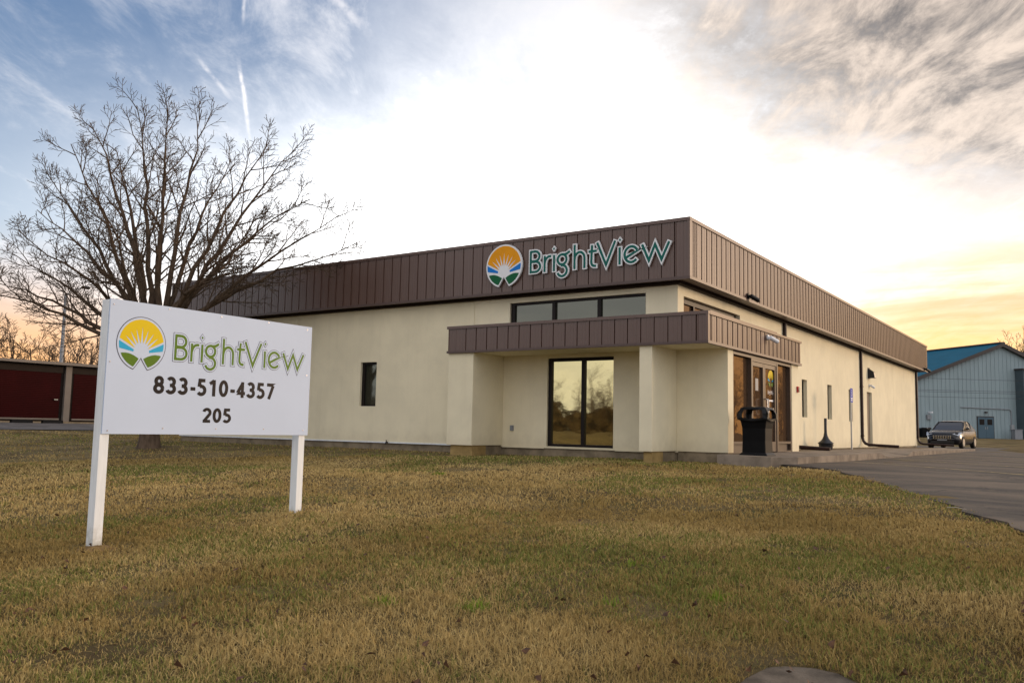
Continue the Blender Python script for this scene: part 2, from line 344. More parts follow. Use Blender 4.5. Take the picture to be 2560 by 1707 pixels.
M['stripe'] = mat('worn_yellow_paint', (.40, .31, .13), .8, var=.5, vscale=9, detail=7)
def worn_stripe(name, x0, y0, L, wd=.10):
    d = Vector((.69, -.724)); nrm_ = Vector((-d.y, d.x))*wd/2; vs = []; k = 14
    for i in range(k+1):
        p = Vector((x0, y0))+d*L*i/k; ww = .6+.5*rnd.random()
        for sg in (-1, 1):
            q = p+nrm_*sg*ww; vs.append((q.x, q.y, float(az(q.x, q.y))+.006))
    o = MB().add(vs, [(2*i, 2*i+1, 2*i+3, 2*i+2) for i in range(k)]).obj(name, M['stripe']); return tag(o, kind='structure')
for i, y0 in enumerate((3.9, 8.3, 12.6, 16.9, 21.2)): worn_stripe('painted_line', 2.4, y0, 5.6-.6*(i > 3))
# left access road in front of the storage units
M['gravel_road'] = mat('grey_gravel_road', (.115, .105, .100), .95, spec=.1, var=.25, vscale=1.5, bump=.5, bscale=40)
rd = gridmesh('road', np.linspace(-37.6, -29.6, 14), np.linspace(-40, 60, 60), lambda X, Y: gz(X, Y)+.03, M['gravel_road']); tag(rd, kind='structure')
# ------------------------------------------------------------------ sidewalk: Empty of slabs, kerb edge
walk = tag(link('sidewalk', None), kind='structure')
def walk_z(x, y, o=0.):
    e = .20-.020*max(0, min(1, (x-.6)/1.55)) - .075*ss(10, 29, y)
    ramp = float(ss(7.6, 9.6, y)*(1-ss(12.0, 13.2, y)))*max(0, min(1, (x-.7)/1.4))
    return float(e)*(1-ramp)+(float(az(x, y))+.02)*ramp
def slab(y0, y1, x0, x1, r0=False):
    b = MB(); ny, nx = max(2, int((y1-y0)/.5)), 4; v = []; 
    xsr = [x0+(x1-x0)*j/nx for j in range(nx+1)]; ysr = [y0+(y1-y0)*i/ny for i in range(ny+1)]
    for y in ysr:
        for x in xsr:
            xx = x
            if r0 and y-y0 < .35 and x > x1-.35:                        # rounded front corner
                dy = 1-(y-y0)/.35; xx = min(x, x1-.35+.35*math.sqrt(max(0, 1-dy*dy)))
            v.append((xx, y, walk_z(xx, y)))
    k = nx+1; b.add(v, [(i*k+j, i*k+j+1, (i+1)*k+j+1, (i+1)*k+j) for i in range(ny) for j in range(nx)])
    loop = [(0, j) for j in range(nx+1)]+[(i, nx) for i in range(1, ny+1)]+[(ny, j) for j in range(nx-1, -1, -1)]+[(i, 0) for i in range(ny-1, 0, -1)]
    top = [v[i*k+j] for i, j in loop]; bot = [(p[0], p[1], -.35) for p in top]; n = len(top)
    b.add(top+bot, [(a, n+a, n+(a+1) % n, (a+1) % n) for a in range(n)])
    return b.obj('paving_slab', M['concrete'], walk)
ycuts = [-.30, 1.5, 3.3, 5.5]+[5.5+1.53*i for i in range(1, 17)]
for i in range(len(ycuts)-1):
    slab(ycuts[i]+.006, ycuts[i+1]-.006, .705 if ycuts[i] < 5.4 else .62, 2.15, i == 0)
M['gravel'] = mat('brown_gravel', (.16, .125, .085), .95, spec=.1, var=.4, vscale=30, bump=.9, bscale=35)
gridmesh('gravel_bed', np.linspace(-.44, .63, 6), np.linspace(5.4, 30.2, 60), lambda X, Y: .165-.06*ss(10, 29, Y)+.02*vnoise(X*3, Y*3, 2., 8), M['gravel'])['kind'] = 'structure'
# ------------------------------------------------------------------ office building
RIB = .3048; ZT, ZB = 5.2706, 3.9142; FW, RW = .33, -.42
bld = thing('office_building', 'long single-storey cream stucco building with brown ribbed metal fascia', 'building', (0, 0, 0))
def wall_mesh(name, origin, ux, W_, H_, openings, depth, parent, mt, seams=()):
    """wall in the plane through origin spanned by ux and z, outer normal n; openings (u0,u1,v0,v1) get reveals"""
    ux = Vector(ux); n = Vector((ux.y, -ux.x, 0)); O = Vector(origin); b = MB()
    ops = list(openings)+[(s-.006, s+.006, v0, v1) for s, v0, v1 in seams]
    us = sorted({0, W_, *[o[0] for o in ops], *[o[1] for o in ops]}); vs = sorted({0, H_, *[o[2] for o in ops], *[o[3] for o in ops]})
    P = lambda u, v, d=0: O+ux*u+Vector((0, 0, v))-n*d
    for i in range(len(us)-1):
        for j in range(len(vs)-1):
            um, vm = (us[i]+us[i+1])/2, (vs[j]+vs[j+1])/2
            if any(o[0] < um < o[1] and o[2] < vm < o[3] for o in ops): continue
            b.quad(P(us[i], vs[j]), P(us[i+1], vs[j]), P(us[i+1], vs[j+1]), P(us[i], vs[j+1]))
    for k, o in enumerate(ops):
        d = depth if k < len(openings) else .010; u0, u1, v0, v1 = o
        b.quad(P(u0, v0), P(u0, v1), P(u0, v1, d), P(u0, v0, d)); b.quad(P(u1, v1), P(u1, v0), P(u1, v0, d), P(u1, v1, d))
        b.quad(P(u0, v1), P(u1, v1), P(u1, v1, d), P(u0, v1, d)); b.quad(P(u1, v0), P(u0, v0), P(u0, v0, d), P(u1, v0, d))
        if k >= len(openings): b.quad(P(u0, v0, d), P(u1, v0, d), P(u1, v1, d), P(u0, v1, d))
    return b.obj(name, mt, parent)
# openings in the front wall: u = x - BX0w
BX0w = -18.1
fo = [(-9.945-BX0w, -9.335-BX0w, 1.172-.19, 2.395-.19), (-4.90-BX0w, -1.19-BX0w, 2.98-.19, 3.738-.19), (-3.765-BX0w, -1.985-BX0w, .235-.19, 2.33-.19)]
wall_mesh('wall', (BX0w, FW, .19), (1, 0, 0), -BX0w+RW, 3.82, fo, .13, bld, M['stucco'], [(-12.62-BX0w, 0, 3.8), (-5.994-BX0w, 2.9, 3.8), (-15.6-BX0w, 0, 3.8)])
ro = [(.66-FW, 4.30-FW, 2.98-.19, 3.655-.19), (9.83-FW, 10.40-FW, 1.168-.19, 2.34-.19), (12.86-FW, 13.43-FW, 1.165-.19, 2.335-.19), (15.87-FW, 16.44-FW, 1.15-.19, 2.32-.19), (18.85-FW, 19.76-FW, .012, 2.365-.19)]
wall_mesh('wall', (RW, FW, .19), (0, 1, 0), 29.95-FW, 3.82, ro, .20, bld, M['stucco'], [(8.2-FW, 0, 3.8), (24.2-FW, 0, 3.8)])
wall_mesh('wall', (BX0w, 29.95, .19), (0, -1, 0), 29.95-FW, 3.82, [], .1, bld, M['stucco'])
wall_mesh('wall', (RW, 29.95, .19), (-1, 0, 0), RW-BX0w, 3.82, [], .1, bld, M['stucco'])
box('roof', M['dark_trim'], bld, BX0+.09, -.09, .09, BY1-.09, 4.02, 5.17)
# foundation and drip edge
box('foundation', M['foundation'], bld, BX0w+.03, RW-.03, FW+.035, 29.9, -.5, .188)
for x0, x1 in ((BX0w, -5.80), (-5.04, -3.83), (-1.93, -.735)): box('drip_edge', M['white_paint'] if x0 < -6 else M['stucco'], bld, x0, x1, FW-.022, FW+.01, .178, .214)
# fascia
fas = MB().box(BX0+.06, -.06, .056, .30, ZB+.02, ZT-.03).box(-.30, -.056, .30, BY1-.06, ZB+.02, ZT-.03).obj('fascia', M['brown_trim'], bld)
MB().box(BX0+.02, RW+.02, .06, FW+.05, ZB+.03, ZB+.10).box(RW+.02-.05, -.06, .06, BY1-.05, ZB+.03, ZB+.10).box(BX0+.02, -.06, 29.9, BY1-.05, ZB+.03, ZB+.10).obj('soffit', M['dark_trim'], bld)
MB().box(BX0, RW, FW-.10, FW+.0, ZB-.05, ZB+.03).box(RW, RW+.10, FW-.10, 30.0, ZB-.05, ZB+.03).obj('wall_trim', M['dark_trim'], bld)
PROF = [(0, .052), (.016, .052), (.017, .004), (.032, .004), (.036, .018), (.100, .018), (.103, .014), (.116, .014), (.119, .018), (.185, .018), (.188, .014), (.201, .014), (.204, .018), (RIB, .018), (RIB+.0005, .05)]
def panel_mesh(name, H, wmax=RIB, flip=False):
    pr = [p for p in PROF if p[0] <= wmax+.001]
    if wmax < RIB: pr = pr+[(wmax, .018), (wmax, .05)]
    if flip: pr = [(pr[-1][0]-x, y) for x, y in pr[::-1]]
    b = MB(); v = [(x, y, 0) for x, y in pr]+[(x, y, H) for x, y in pr]; n = len(pr)
    b.add(v, [(i, i+1, n+i+1, n+i) for i in range(n-1)]); return b.mesh(name, M['brown'])
H1 = ZT-ZB-.13
pm = panel_mesh('panel', H1); pmf = panel_mesh('panel', H1, flip=True)
fo_, ro_ = .352, .3756
for k in range(60):
    x = -fo_-(k+1)*RIB
    if x < BX0+.02: break
    link('panel', pmf, fas, (x, 0, ZB+.06))
link('panel', panel_mesh('panel', H1, fo_-.03), fas, (-fo_, 0, ZB+.06))
k = 0
while ro_+(k+1)*RIB < BY1-.02: link('panel', pm, fas, (0, ro_+k*RIB, ZB+.06), R_(90)); k += 1
link('panel', panel_mesh('panel', H1, .12), fas, (0, ro_-.12, ZB+.06), R_(90)); link('panel', panel_mesh('panel', H1, .12), fas, (0, ro_-.24, ZB+.06), R_(90))
MB().box(-.055, .006, -.006, .05, ZB+.05, ZT-.06).box(-.05, .006, .05, .11, ZB+.05, ZT-.06).obj('corner_trim', M['brown'], fas)
MB().box(BX0-.02, .012, -.012, .10, ZT-.075, ZT).box(-.10, .012, .10, BY1+.012, ZT-.075, ZT).box(BX0-.02, BX0+.08, .1, BY1, ZT-.075, ZT).box(BX0+.08, -.1, BY1-.09, BY1+.012, ZT-.075, ZT).obj('coping', M['brown'], fas)
MB().box(BX0-.01, .008, -.008, .07, ZB, ZB+.064).box(-.07, .008, .07, BY1+.008, ZB, ZB+.064).obj('bottom_trim', M['brown_trim'], fas)
MB().box(BX0, BX0+.06, .02, BY1, ZB+.02, ZT-.08).box(BX0, -.02, BY1-.06, BY1, ZB+.02, ZT-.08).obj('rear_sheet', M['brown'], fas)
# canopy
XC, YC, CT, CB, XL, YR = .796, -.995, 3.0526, 2.4042, -5.802, 5.488
can = MB().box(XL+.06, XC-.06, YC+.056, FW-.02, CB+.06, CT-.03).box(RW+.01, XC-.056, FW-.02, YR-.06, CB+.06, CT-.03).obj('canopy', M['brown_trim'], bld)
MB().box(XL+.04, XC-.04, YC+.05, FW-.01, CB+.012, CB+.058).box(RW+.02, XC-.04, FW-.01, YR-.05, CB+.012, CB+.058).obj('soffit', M['stucco'], can)
pm2 = panel_mesh('panel', CT-CB-.11); pm2f = panel_mesh('panel', CT-CB-.11, flip=True)
cfo, cro = .2562, .1899
k = 0
link('panel', panel_mesh('panel', CT-CB-.11, .24), can, (XL+.01, YC, CB+.05))
while XL+cfo+(k+1)*RIB < XC-.02: link('panel', pm2f, can, (XL+cfo+k*RIB, YC, CB+.05)); k += 1
rest = XC-.04-(XL+cfo+k*RIB)
if rest > .05: link('panel', panel_mesh('panel', CT-CB-.11, rest), can, (XL+cfo+k*RIB, YC, CB+.05))
k = 0
while YC+cro+(k+1)*RIB < YR: link('panel', pm2, can, (XC, YC+cro+k*RIB, CB+.05), R_(90)); k += 1
link('panel', panel_mesh('panel', CT-CB-.11, .13), can, (XC, YC+.05, CB+.05), R_(90))
rest = YR-.03-(YC+cro+k*RIB)
if rest > .05: link('panel', panel_mesh('panel', CT-CB-.11, rest), can, (XC, YC+cro+k*RIB, CB+.05), R_(90))
MB().box(XC-.05, XC+.006, YC-.006, YC+.05, CB+.04, CT-.05).obj('corner_trim', M['brown'], can)
MB().box(XL-.012, XC+.012, YC-.012, YC+.09, CT-.066, CT).box(XC-.10, XC+.014, YC+.09, 3.42, CT-.066, CT+.014).box(XC-.10, XC+.012, 3.42, YR+.012, CT-.066, CT-.012).box(XL-.012, XL+.05, YC+.09, FW-.01, CT-.066, CT).obj('coping', M['brown'], can)
MB().box(XL-.008, XC+.008, YC-.008, YC+.06, CB, CB+.054).box(XC-.06, XC+.008, YC+.06, YR+.008, CB, CB+.054).box(XL-.008, XL+.05, YC+.06, FW-.01, CB, CT-.07).box(RW+.01, XC-.06, YR-.05, YR+.008, CB, CT-.07).obj('bottom_trim', M['brown_trim'], can)
# piers and entrance block
PF = YC+.06
for x0, x1, fx0, fx1, mf in ((-5.7925, -5.0482, -5.72, -5.075, 'foundation_tan'), (-.7278, -.4407, -.655, -.47, 'foundation_tan')):
    p = box('pier', M['stucco'], bld, x0, x1, PF, FW-.003, .222, CB+.02, bevel=.008)
    box('pier_footing', M[mf], bld, fx0, fx1, PF+.07, PF+.62, -.5, .2215)
    box('pier_footing', M['foundation'], bld, fx0+.01, fx1-.012, PF+.625, FW+.03, -.5, .2205)
XV = .7116
blk = MB(); blk.quad((-.4405, FW-.003, .222), (XV, FW-.003, .222), (XV, FW-.003, CB+.03), (-.4405, FW-.003, CB+.03))
blk.quad((XV, FW-.003, .222), (XV, .645, .222), (XV, .645, CB+.03), (XV, FW-.003, CB+.03)); blk.quad((XV, .645, .222), (.55, .645, .222), (.55, .645, CB+.03), (XV, .645, CB+.03))
blk.quad((-.4405, FW-.003, .222), (-.4405, .645, .222), (XV, .645, .222), (XV, FW-.003, .222))
blk.obj('entrance_wall', M['stucco'], bld); MB().box(.50, XV, 4.885, 5.455, .205, CB+.03).box(RW-.02, .50, 5.30, 5.455, .17, CB+.03).obj('entrance_wall', M['stucco'], bld)
box('footing', M['foundation'], bld, -.43, .695, FW+.03, .64, -.5, .2215)
# windows
def window(x0, x1, z0, z1, y, mull, glass, bars=(.06, .06, .06, .06), rot=None, parent=bld, dep=.07):
    """window facing -Y with its frame's front at y; bars = left,right,bottom,top widths"""
    l, r, bt, tp = bars
    f = MB().box(x0, x0+l, y, y+dep, z0, z1).box(x1-r, x1, y, y+dep, z0, z1).box(x0+l, x1-r, y+.001, y+dep, z0, z0+bt).box(x0+l, x1-r, y+.001, y+dep, z1-tp, z1)
    e = [x0+l]
    for mm, wd in mull: f.box(mm-wd/2, mm+wd/2, y-.003, y+dep-.002, z0+bt, z1-tp); e += [mm-wd/2, mm+wd/2]
    e += [x1-r]
    o = f.obj('window', M['frame'], parent)
    for i in range(0, len(e), 2):
        MB().quad((e[i]-.01, y+.05, z0+bt-.01), (e[i+1]+.01, y+.05, z0+bt-.01), (e[i+1]+.01, y+.05, z1-tp+.01), (e[i]-.01, y+.05, z1-tp+.01)).obj('pane', glass, o)
    return o
window(-3.763, -1.987, .237, 2.328, FW+.055, [(-2.815, .085)], M['glass_gold'], (.085, .03, .06, .075))
window(-4.898, -1.192, 2.985, 3.735, FW+.06, [(-3.65, .09), (-2.41, .09)], M['glass_dark'], (.11, .03, .06, .05))
window(-9.942, -9.338, 1.176, 2.392, FW+.07, [], M['glass_dark'], (.10, .04, .03, .06))
def window_r(y0, y1, z0, z1, mull, glass, bars):
    o = window(y0, y1, z0, z1, .0, mull, glass, bars); o.rotation_euler = (0, 0, R_(90)); o.location = (RW-.11, 0, 0); return o
window_r(.665, 4.295, 2.985, 3.65, [(1.52, .08), (2.75, .08)], M['glass_brown'], (.06, .06, .06, .12))
for y0 in (9.832, 12.862, 15.872): window_r(y0, y0+.566, 1.172 if y0 < 15 else 1.155, 2.335 if y0 < 15 else 2.317, [], M['glass_dark'], (.05, .05, .05, .05))
# side door
dr = box('door', M['frame_door'], bld, RW-.14, RW-.095, 18.86, 19.75, .21, 2.36)
MB().box(RW-.0945, RW-.04, 18.95, 18.98, 1.18, 1.25).box(RW-.0945, RW-.055, 18.95, 19.07, 1.20, 1.225).obj('handle', M['chrome'], dr)
# storefront entrance
sf = MB()
XF = .70; XG = .605
for y0, y1 in ((.645, .70), (1.855, 1.925), (3.70, 3.79), (4.80, 4.88)): sf.box(XG-.02, XF, y0, y1, .205, 2.36)
sf.box(XG-.02, XF-.002, .70, 1.855, .40, .455).box(XG-.02, XF-.002, 3.79, 4.80, .40, .455).box(XG-.02, XF-.002, .70, 1.855, .205, .235).box(XG-.02, XF-.002, 3.79, 4.80, .205, .235)
sf.box(XG-.02, XF+.002, .645, 4.88, 2.33, CB+.03).box(XG-.02, XF-.004, 1.925, 3.70, 2.27, 2.33)
sfo = sf.obj('storefront', M['frame_door'], bld)
for y0, y1 in ((.70, 1.855), (3.79, 4.80)):
    MB().quad((XG, y0-.01, .45), (XG, y1+.01, .45), (XG, y1+.01, 2.34), (XG, y0-.01, 2.34)).obj('pane', M['glass_brown'], sfo)
    MB().box(XG-.015, XG+.02, y0-.005, y1+.005, .23, .405).obj('kick_panel', M['frame_door'], sfo)
for i, (y0, y1) in enumerate(((1.932, 2.805), (2.815, 3.692))):
    d = MB().box(XG, XF-.02, y0, y0+.085, .215, 2.262).box(XG, XF-.02, y1-.085, y1, .215, 2.262).box(XG, XF-.022, y0+.085, y1-.085, .215, .45).box(XG, XF-.022, y0+.085, y1-.085, 2.17, 2.262).obj('door', M['frame_door'], bld)
    MB().quad((XG+.03, y0+.08, .44), (XG+.03, y1-.08, .44), (XG+.03, y1-.08, 2.18), (XG+.03, y0+.08, 2.18)).obj('pane', M['glass_brown'], d)
    hy = y1-.045 if i == 0 else y0+.045
    MB().tube([(XF-.02, hy, 1.08), (XF+.05, hy, 1.08), (XF+.06, hy, 1.10), (XF+.06, hy, 1.42), (XF+.05, hy, 1.44), (XF-.02, hy, 1.44)], .013, 8).obj('handle', M['chrome'], d)
    MB().box(XG+.035, XG+.06, y0+.09, y1-.09, 1.21, 1.25).obj('push_bar', M['chrome'], d)
door_r = d
MB().box(XG+.032, XG+.034, 2.30, 2.50, 1.62, 1.90).obj('notice', M['grey_metal'], bld)
MB().box(XG+.032, XG+.034, 3.30, 3.60, 1.405, 1.445).obj('sticker', M['sign_white'], bld)
# downspouts
def downspout(y, x=RW, x_end=.9, zt=ZB, z0=.24):
    p = MB(); a = x+.055
    p.tube([(a, y, zt+.05), (a, y, z0+.30), (a+.03, y, z0+.16), (a+.10, y, z0+.07), (a+.24, y, z0+.02), (x_end, y+.0, z0-.02)], [.055]*6, 8)
    o = p.obj('downspout', M['down'], bld)
    for zz in (.62, 2.5): MB().box(x+.001, a+.062, y-.075, y+.075, zz, zz+.03).obj('bracket', M['down'], o)
    return o
downspout(7.97, x_end=.86, z0=.26); downspout(17.72, x_end=.92, z0=.275); downspout(29.86, x_end=1.25, z0=.27)
# flattened end piece of the near downspout lying on the gravel
# ------------------------------------------------------------------ lettering engine: implicit shapes -> flat or raised meshes
def stroke(pts, hw, e0=0., e1=0.):
    """polyline -> list of convex quads of half width hw, mitred joints, ends extended by e0/e1"""
    P = [np.array(p, float) for p in pts]
    P = [P[0]]+[b for a, b in zip(P, P[1:]) if np.hypot(*(b-a)) > 1e-6]
    d0 = (P[1]-P[0])/np.linalg.norm(P[1]-P[0]); d1 = (P[-1]-P[-2])/np.linalg.norm(P[-1]-P[-2]); P[0] = P[0]-d0*e0; P[-1] = P[-1]+d1*e1
    n = len(P); L = []; Rr = []
    for i in range(n):
        a = P[i]-P[i-1] if i else P[1]-P[0]; b = P[i+1]-P[i] if i < n-1 else a
        a = a/np.linalg.norm(a); b = b/np.linalg.norm(b)
        na = np.array([-a[1], a[0]]); nb = np.array([-b[1], b[0]]); mm = na+nb; mm = mm/np.linalg.norm(mm); k = hw/max(.22, mm.dot(na))
        L.append(P[i]+mm*k); Rr.append(P[i]-mm*k)
    q = []
    for i in range(n-1):
        ext = (P[i+1]-P[i]); ext = ext/np.linalg.norm(ext)*.004
        q.append([Rr[i]-(ext if i else 0), Rr[i+1]+(ext if i < n-2 else 0), L[i+1]+(ext if i < n-2 else 0), L[i]-(ext if i else 0)])
    return q
def quads_field(quads):
    def f(X, Y):
        r = np.full(X.shape, 9.)
        for q in quads:
            mx = np.full(X.shape, -9.)
            for i in range(4):
                a, b = q[i], q[(i+1) % 4]; e = b-a; L = np.hypot(*e)
                if L < 1e-9: continue
                mx = np.maximum(mx, ((X-a[0])*e[1]-(Y-a[1])*e[0])/L)
            r = np.minimum(r, mx)
        return r
    return f
def fill(field, x0, x1, y0, y1, h):
    """marching squares of field<0 -> (2-D verts, faces, boundary edges)"""
    nx, ny = int(math.ceil((x1-x0)/h)), int(math.ceil((y1-y0)/h))
    gx = x0+np.arange(nx+1)*h; gy = y0+np.arange(ny+1)*h; F = field(*np.meshgrid(gx, gy)); F[np.abs(F) < 1e-7] = 1e-7
    ins = F < 0; V = []; idx = {}; faces = []; bnd = []
    def key(k, p):
        if k not in idx: idx[k] = len(V); V.append(p)
        return idx[k]
    cnt = ins[:-1, :-1].astype(int)+ins[1:, :-1]+ins[:-1, 1:]+ins[1:, 1:]
    for j in range(ny):
        row = cnt[j]; i = 0
        if not row.any(): continue
        while i < nx:
            if row[i] == 4:
                s = i
                while i < nx and row[i] == 4: i += 1
                faces.append([key((s, j), (gx[s], gy[j])), key((i, j), (gx[i], gy[j])), key((i, j+1), (gx[i], gy[j+1])), key((s, j+1), (gx[s], gy[j+1]))]); continue
            if row[i]:
                cs = [(i, j), (i+1, j), (i+1, j+1), (i, j+1)]; poly = []; cut = []
                for a in range(4):
                    A, B = cs[a], cs[(a+1) % 4]; fa, fb = F[A[1], A[0]], F[B[1], B[0]]
                    if fa < 0: poly.append(key(A, (gx[A[0]], gy[A[1]])))
                    if (fa < 0) != (fb < 0):
                        t = fa/(fa-fb); k = (min(A, B), max(A, B)); v = key(k, (gx[A[0]]+(gx[B[0]]-gx[A[0]])*t, gy[A[1]]+(gy[B[1]]-gy[A[1]])*t))
                        poly.append(v); cut.append((v, fa < 0))
                if len(poly) >= 3:
                    faces.append(poly)
                    if len(cut) == 2: bnd.append((cut[0][0], cut[1][0]) if cut[0][1] else (cut[1][0], cut[0][0]))
            i += 1
    return V, faces, bnd
def plate(name, shape, place, mt, parent, depth=0., off=0., mats2=None):
    """shape=(V,faces,bnd); place(u,v,d)->xyz with d towards the viewer"""
    V, Fc, bnd = shape; b = MB()
    b.add([place(u, v, off+depth) for u, v in V], Fc)
    if depth:
        vs = [place(u, v, off+depth) for u, v in V]+[place(u, v, off) for u, v in V]; n = len(V)
        b.add(vs, [(e[1], e[0], n+e[0], n+e[1]) for e in bnd])
    return b.obj(name, mt, parent)
def arc(cx, cy, rx, ry, a0, a1, n=14): return [(cx+rx*math.cos(R_(a0+(a1-a0)*i/n)), cy+ry*math.sin(R_(a0+(a1-a0)*i/n))) for i in range(n+1)]
# letters of the word, unit = height of the capital B with its border, baseline 0
HW = .047
def dia(cx, cy, r): return [('d', cx, cy, r)]
LET = {
 'B': [[(.09, .045), (.09, .91-0)], [(.045, .91), (.30, .91)]+arc(.30, .715, .20, .195, 80, -80)+[(.30, .52), (.1, .52)], [(.1, .50), (.31, .50)]+arc(.31, .295, .225, .205, 80, -80)+[(.31, .09), (.045, .09)]],
 'r': [[(.746, .04), (.746, .69)], [(.746, .40)]+arc(.985, .40, .225, .255, 172, 75, 8)],
 'i': [[(1.18, .04), (1.18, .69)], ('d', 1.168, .935, .055)],
 'g': [arc(1.545, .475, .20, .20, 0, 360, 24), [(1.60, .665), (1.75, .68), (1.89, .77)], [(1.45, .29), (1.40, .235)]+arc(1.55, .03, .215, .215, 105, -160, 18)],
 'h': [[(2.105, .04), (2.105, .99)], [(2.105, .40)]+arc(2.33, .435, .215, .25, 170, 0, 12)+[(2.545, .40), (2.545, .04)]],
 't': [[(2.87, .90), (2.845, .30)]+arc(2.985, .235, .14, .145, 180, 265, 7)+[(3.05, .085)], [(2.72, .655), (3.08, .665)]],
 'V': [[(3.09, .97), (3.475, .085), (3.855, .97)]],
 'I': [[(4.045, .04), (4.045, .69)], ('d', 4.052, .975, .055)],
 'e': [[(4.31, .275), (4.80, .52)]+arc(4.525, .385, .275, .295, 27, 318, 26)],
 'w': [[(4.965, .70), (5.235, .085), (5.48, .66), (5.735, .085), (6.035, .71)]],
}
def letter_shape(ch, grow, h=.011):
    q = []
    for s in LET[ch]:
        if s[0] == 'd':
            _, cx, cy, r = s; rr = r+grow*1.35; q.append([np.array(p) for p in ((cx-rr*.85, cy), (cx, cy-rr*1.1), (cx+rr*.85, cy), (cx, cy+rr*1.1))])
        else: q += stroke(s, HW+grow, grow, grow)
    f = quads_field(q); P = np.array([p for k in q for p in k])
    return fill(f, P[:, 0].min()-.02, P[:, 0].max()+.02, P[:, 1].min()-.02, P[:, 1].max()+.02, h)
SH0 = {c: letter_shape(c, 0.) for c in LET}; SH1 = {c: letter_shape(c, .047) for c in LET}
# emblem: sun over water and hills, open road below
SUNC = (0., -.34)
def emblem(region, g=0.):
    def f(X, Y):
        r = np.hypot(X, Y); disc = r-1.0
        bx = np.abs(X); t = np.clip((-Y-.50)/.5, -.2, 1); notch = (.33*t**1.25 if False else .33*np.maximum(t, 0)**1.15) - bx   # >0 inside the road
        notch = np.where(Y < -.50, notch, -np.hypot(bx, Y+.5))
        body = np.maximum(disc, notch*.85)
        if region == 'body': return body-g
        inner = np.maximum(r-.925, notch*.85+.055)
        sx, sy = X-SUNC[0], Y-SUNC[1]; sr = np.hypot(sx, sy); sun = sr-.31
        # upper edge of the water wedge, and lower one, each side
        up_ = (np.abs(X)*.46-.34)-Y-.0                               # Y above this line = sun field (negative above)
        up_ = -(Y-(-.36+.50*np.abs(X)))
        if region == 'sun':
            v = np.maximum(np.maximum(r-.925, up_+.055), .31-sr)
            for ang, L in ((90, 1.02), (106, .98), (74, .98), (122, .98), (58, .98), (138, .98), (42, .98)):
                c, s = math.cos(R_(ang)), math.sin(R_(ang)); al = sx*c+sy*s; ac = np.abs(-sx*s+sy*c)
                v = np.maximum(v, np.where(al > 0, .052*np.clip((L-al)/(L-.28), 0, 1)-ac, -1))
            return v
        hill = Y-(-.36-.0*X+.02-.55*np.maximum(0, .78-np.abs(X))**2*1.0)   # hill crest falls towards the road
        hill = Y-(-.325-.60*np.clip(.62-bx, 0, 1)**1.8-.4*np.clip(bx-.62, 0, 1)**2)
        if region == 'hill': return np.maximum(inner, hill+.05)
        if region == 'water':
            return np.maximum(np.maximum(r-.925, -up_+.03), np.maximum(-(Y-(-.37+.17*bx)), .33-sr))
    return f
def emb(region, g=0., h=.016): return fill(emblem(region, g), -1.12, 1.12, -1.14, 1.12, h)
def half(region, sg):
    f0 = emblem(region); return fill(lambda X, Y: np.maximum(f0(X, Y), -sg*X+.01), -1.12, 1.12, -1.14, 1.12, .016)
EM = {k: emb(k) for k in ('body', 'sun')}
for k in ('hill', 'water'): EM[k] = half(k, 1); EM[k+'_'] = half(k, -1); EMO = emb('body', .028)
# ---- raised sign on the fascia
bs = thing('building_sign', 'raised teal and white letters with sunrise emblem on the brown fascia', 'sign', (-2.9, 0, 4.6))
UB = .605
def on_fascia(o): return lambda u, v, d: (u-o[0], -d-o[1], v-o[2])
pl = lambda u, v, d: (-4.103+u*UB+2.9, -.012-d, 4.333+v*UB-4.6)
for ch in LET:
    o = plate('letter', SH1[ch], pl, M['white_letter'], bs, depth=.045); plate('letter_face', SH0[ch], pl, M['teal'], o, depth=.004, off=.0455)
pe = lambda u, v, d: (-4.832+u*.537+2.9, -.012-d, 4.6125+v*.537-4.6)
eb = plate('emblem', EM['body'], pe, M['white_letter'], bs, depth=.05)
plate('sun_field', EM['sun'], pe, M['orange'], eb, depth=.004, off=.0505); 
for k in ('', '_'): plate('water_field', EM['water'+k], pe, M['blue'], eb, depth=.004, off=.0505); plate('hill_field', EM['hill'+k], pe, M['dgreen'], eb, depth=.004, off=.0505)
# ---- emblem decal and word on the right door leaf (it lies on the glass, so it is part of that door)
XD = XG+.034
pd = lambda u, v, d: (XD+d, 3.43+u*.235, 1.95+v*.225)
for k, mm in (('sun', 'yellow'), ('water', 'cyan'), ('water_', 'cyan'), ('hill', 'leafgreen'), ('hill_', 'leafgreen')): plate('decal', EM[k], pd, M[mm], door_r)
pw = lambda u, v, d: (XD+d, 3.19+u*.098, 1.575+v*.098)
for ch in LET: plate('decal_letter', SH0[ch], pw, M['sign_white'], door_r)
# ------------------------------------------------------------------ yard sign
SX, SY, SZ = -.2242, -12.8416, .5149; ANG = R_(90.57)
ys_ = thing('yard_sign', 'white rectangular sign board on two square white posts in the lawn', 'sign', (SX, SY, float(gz(SX, SY))), ANG)
zb = SZ-float(gz(SX, SY))
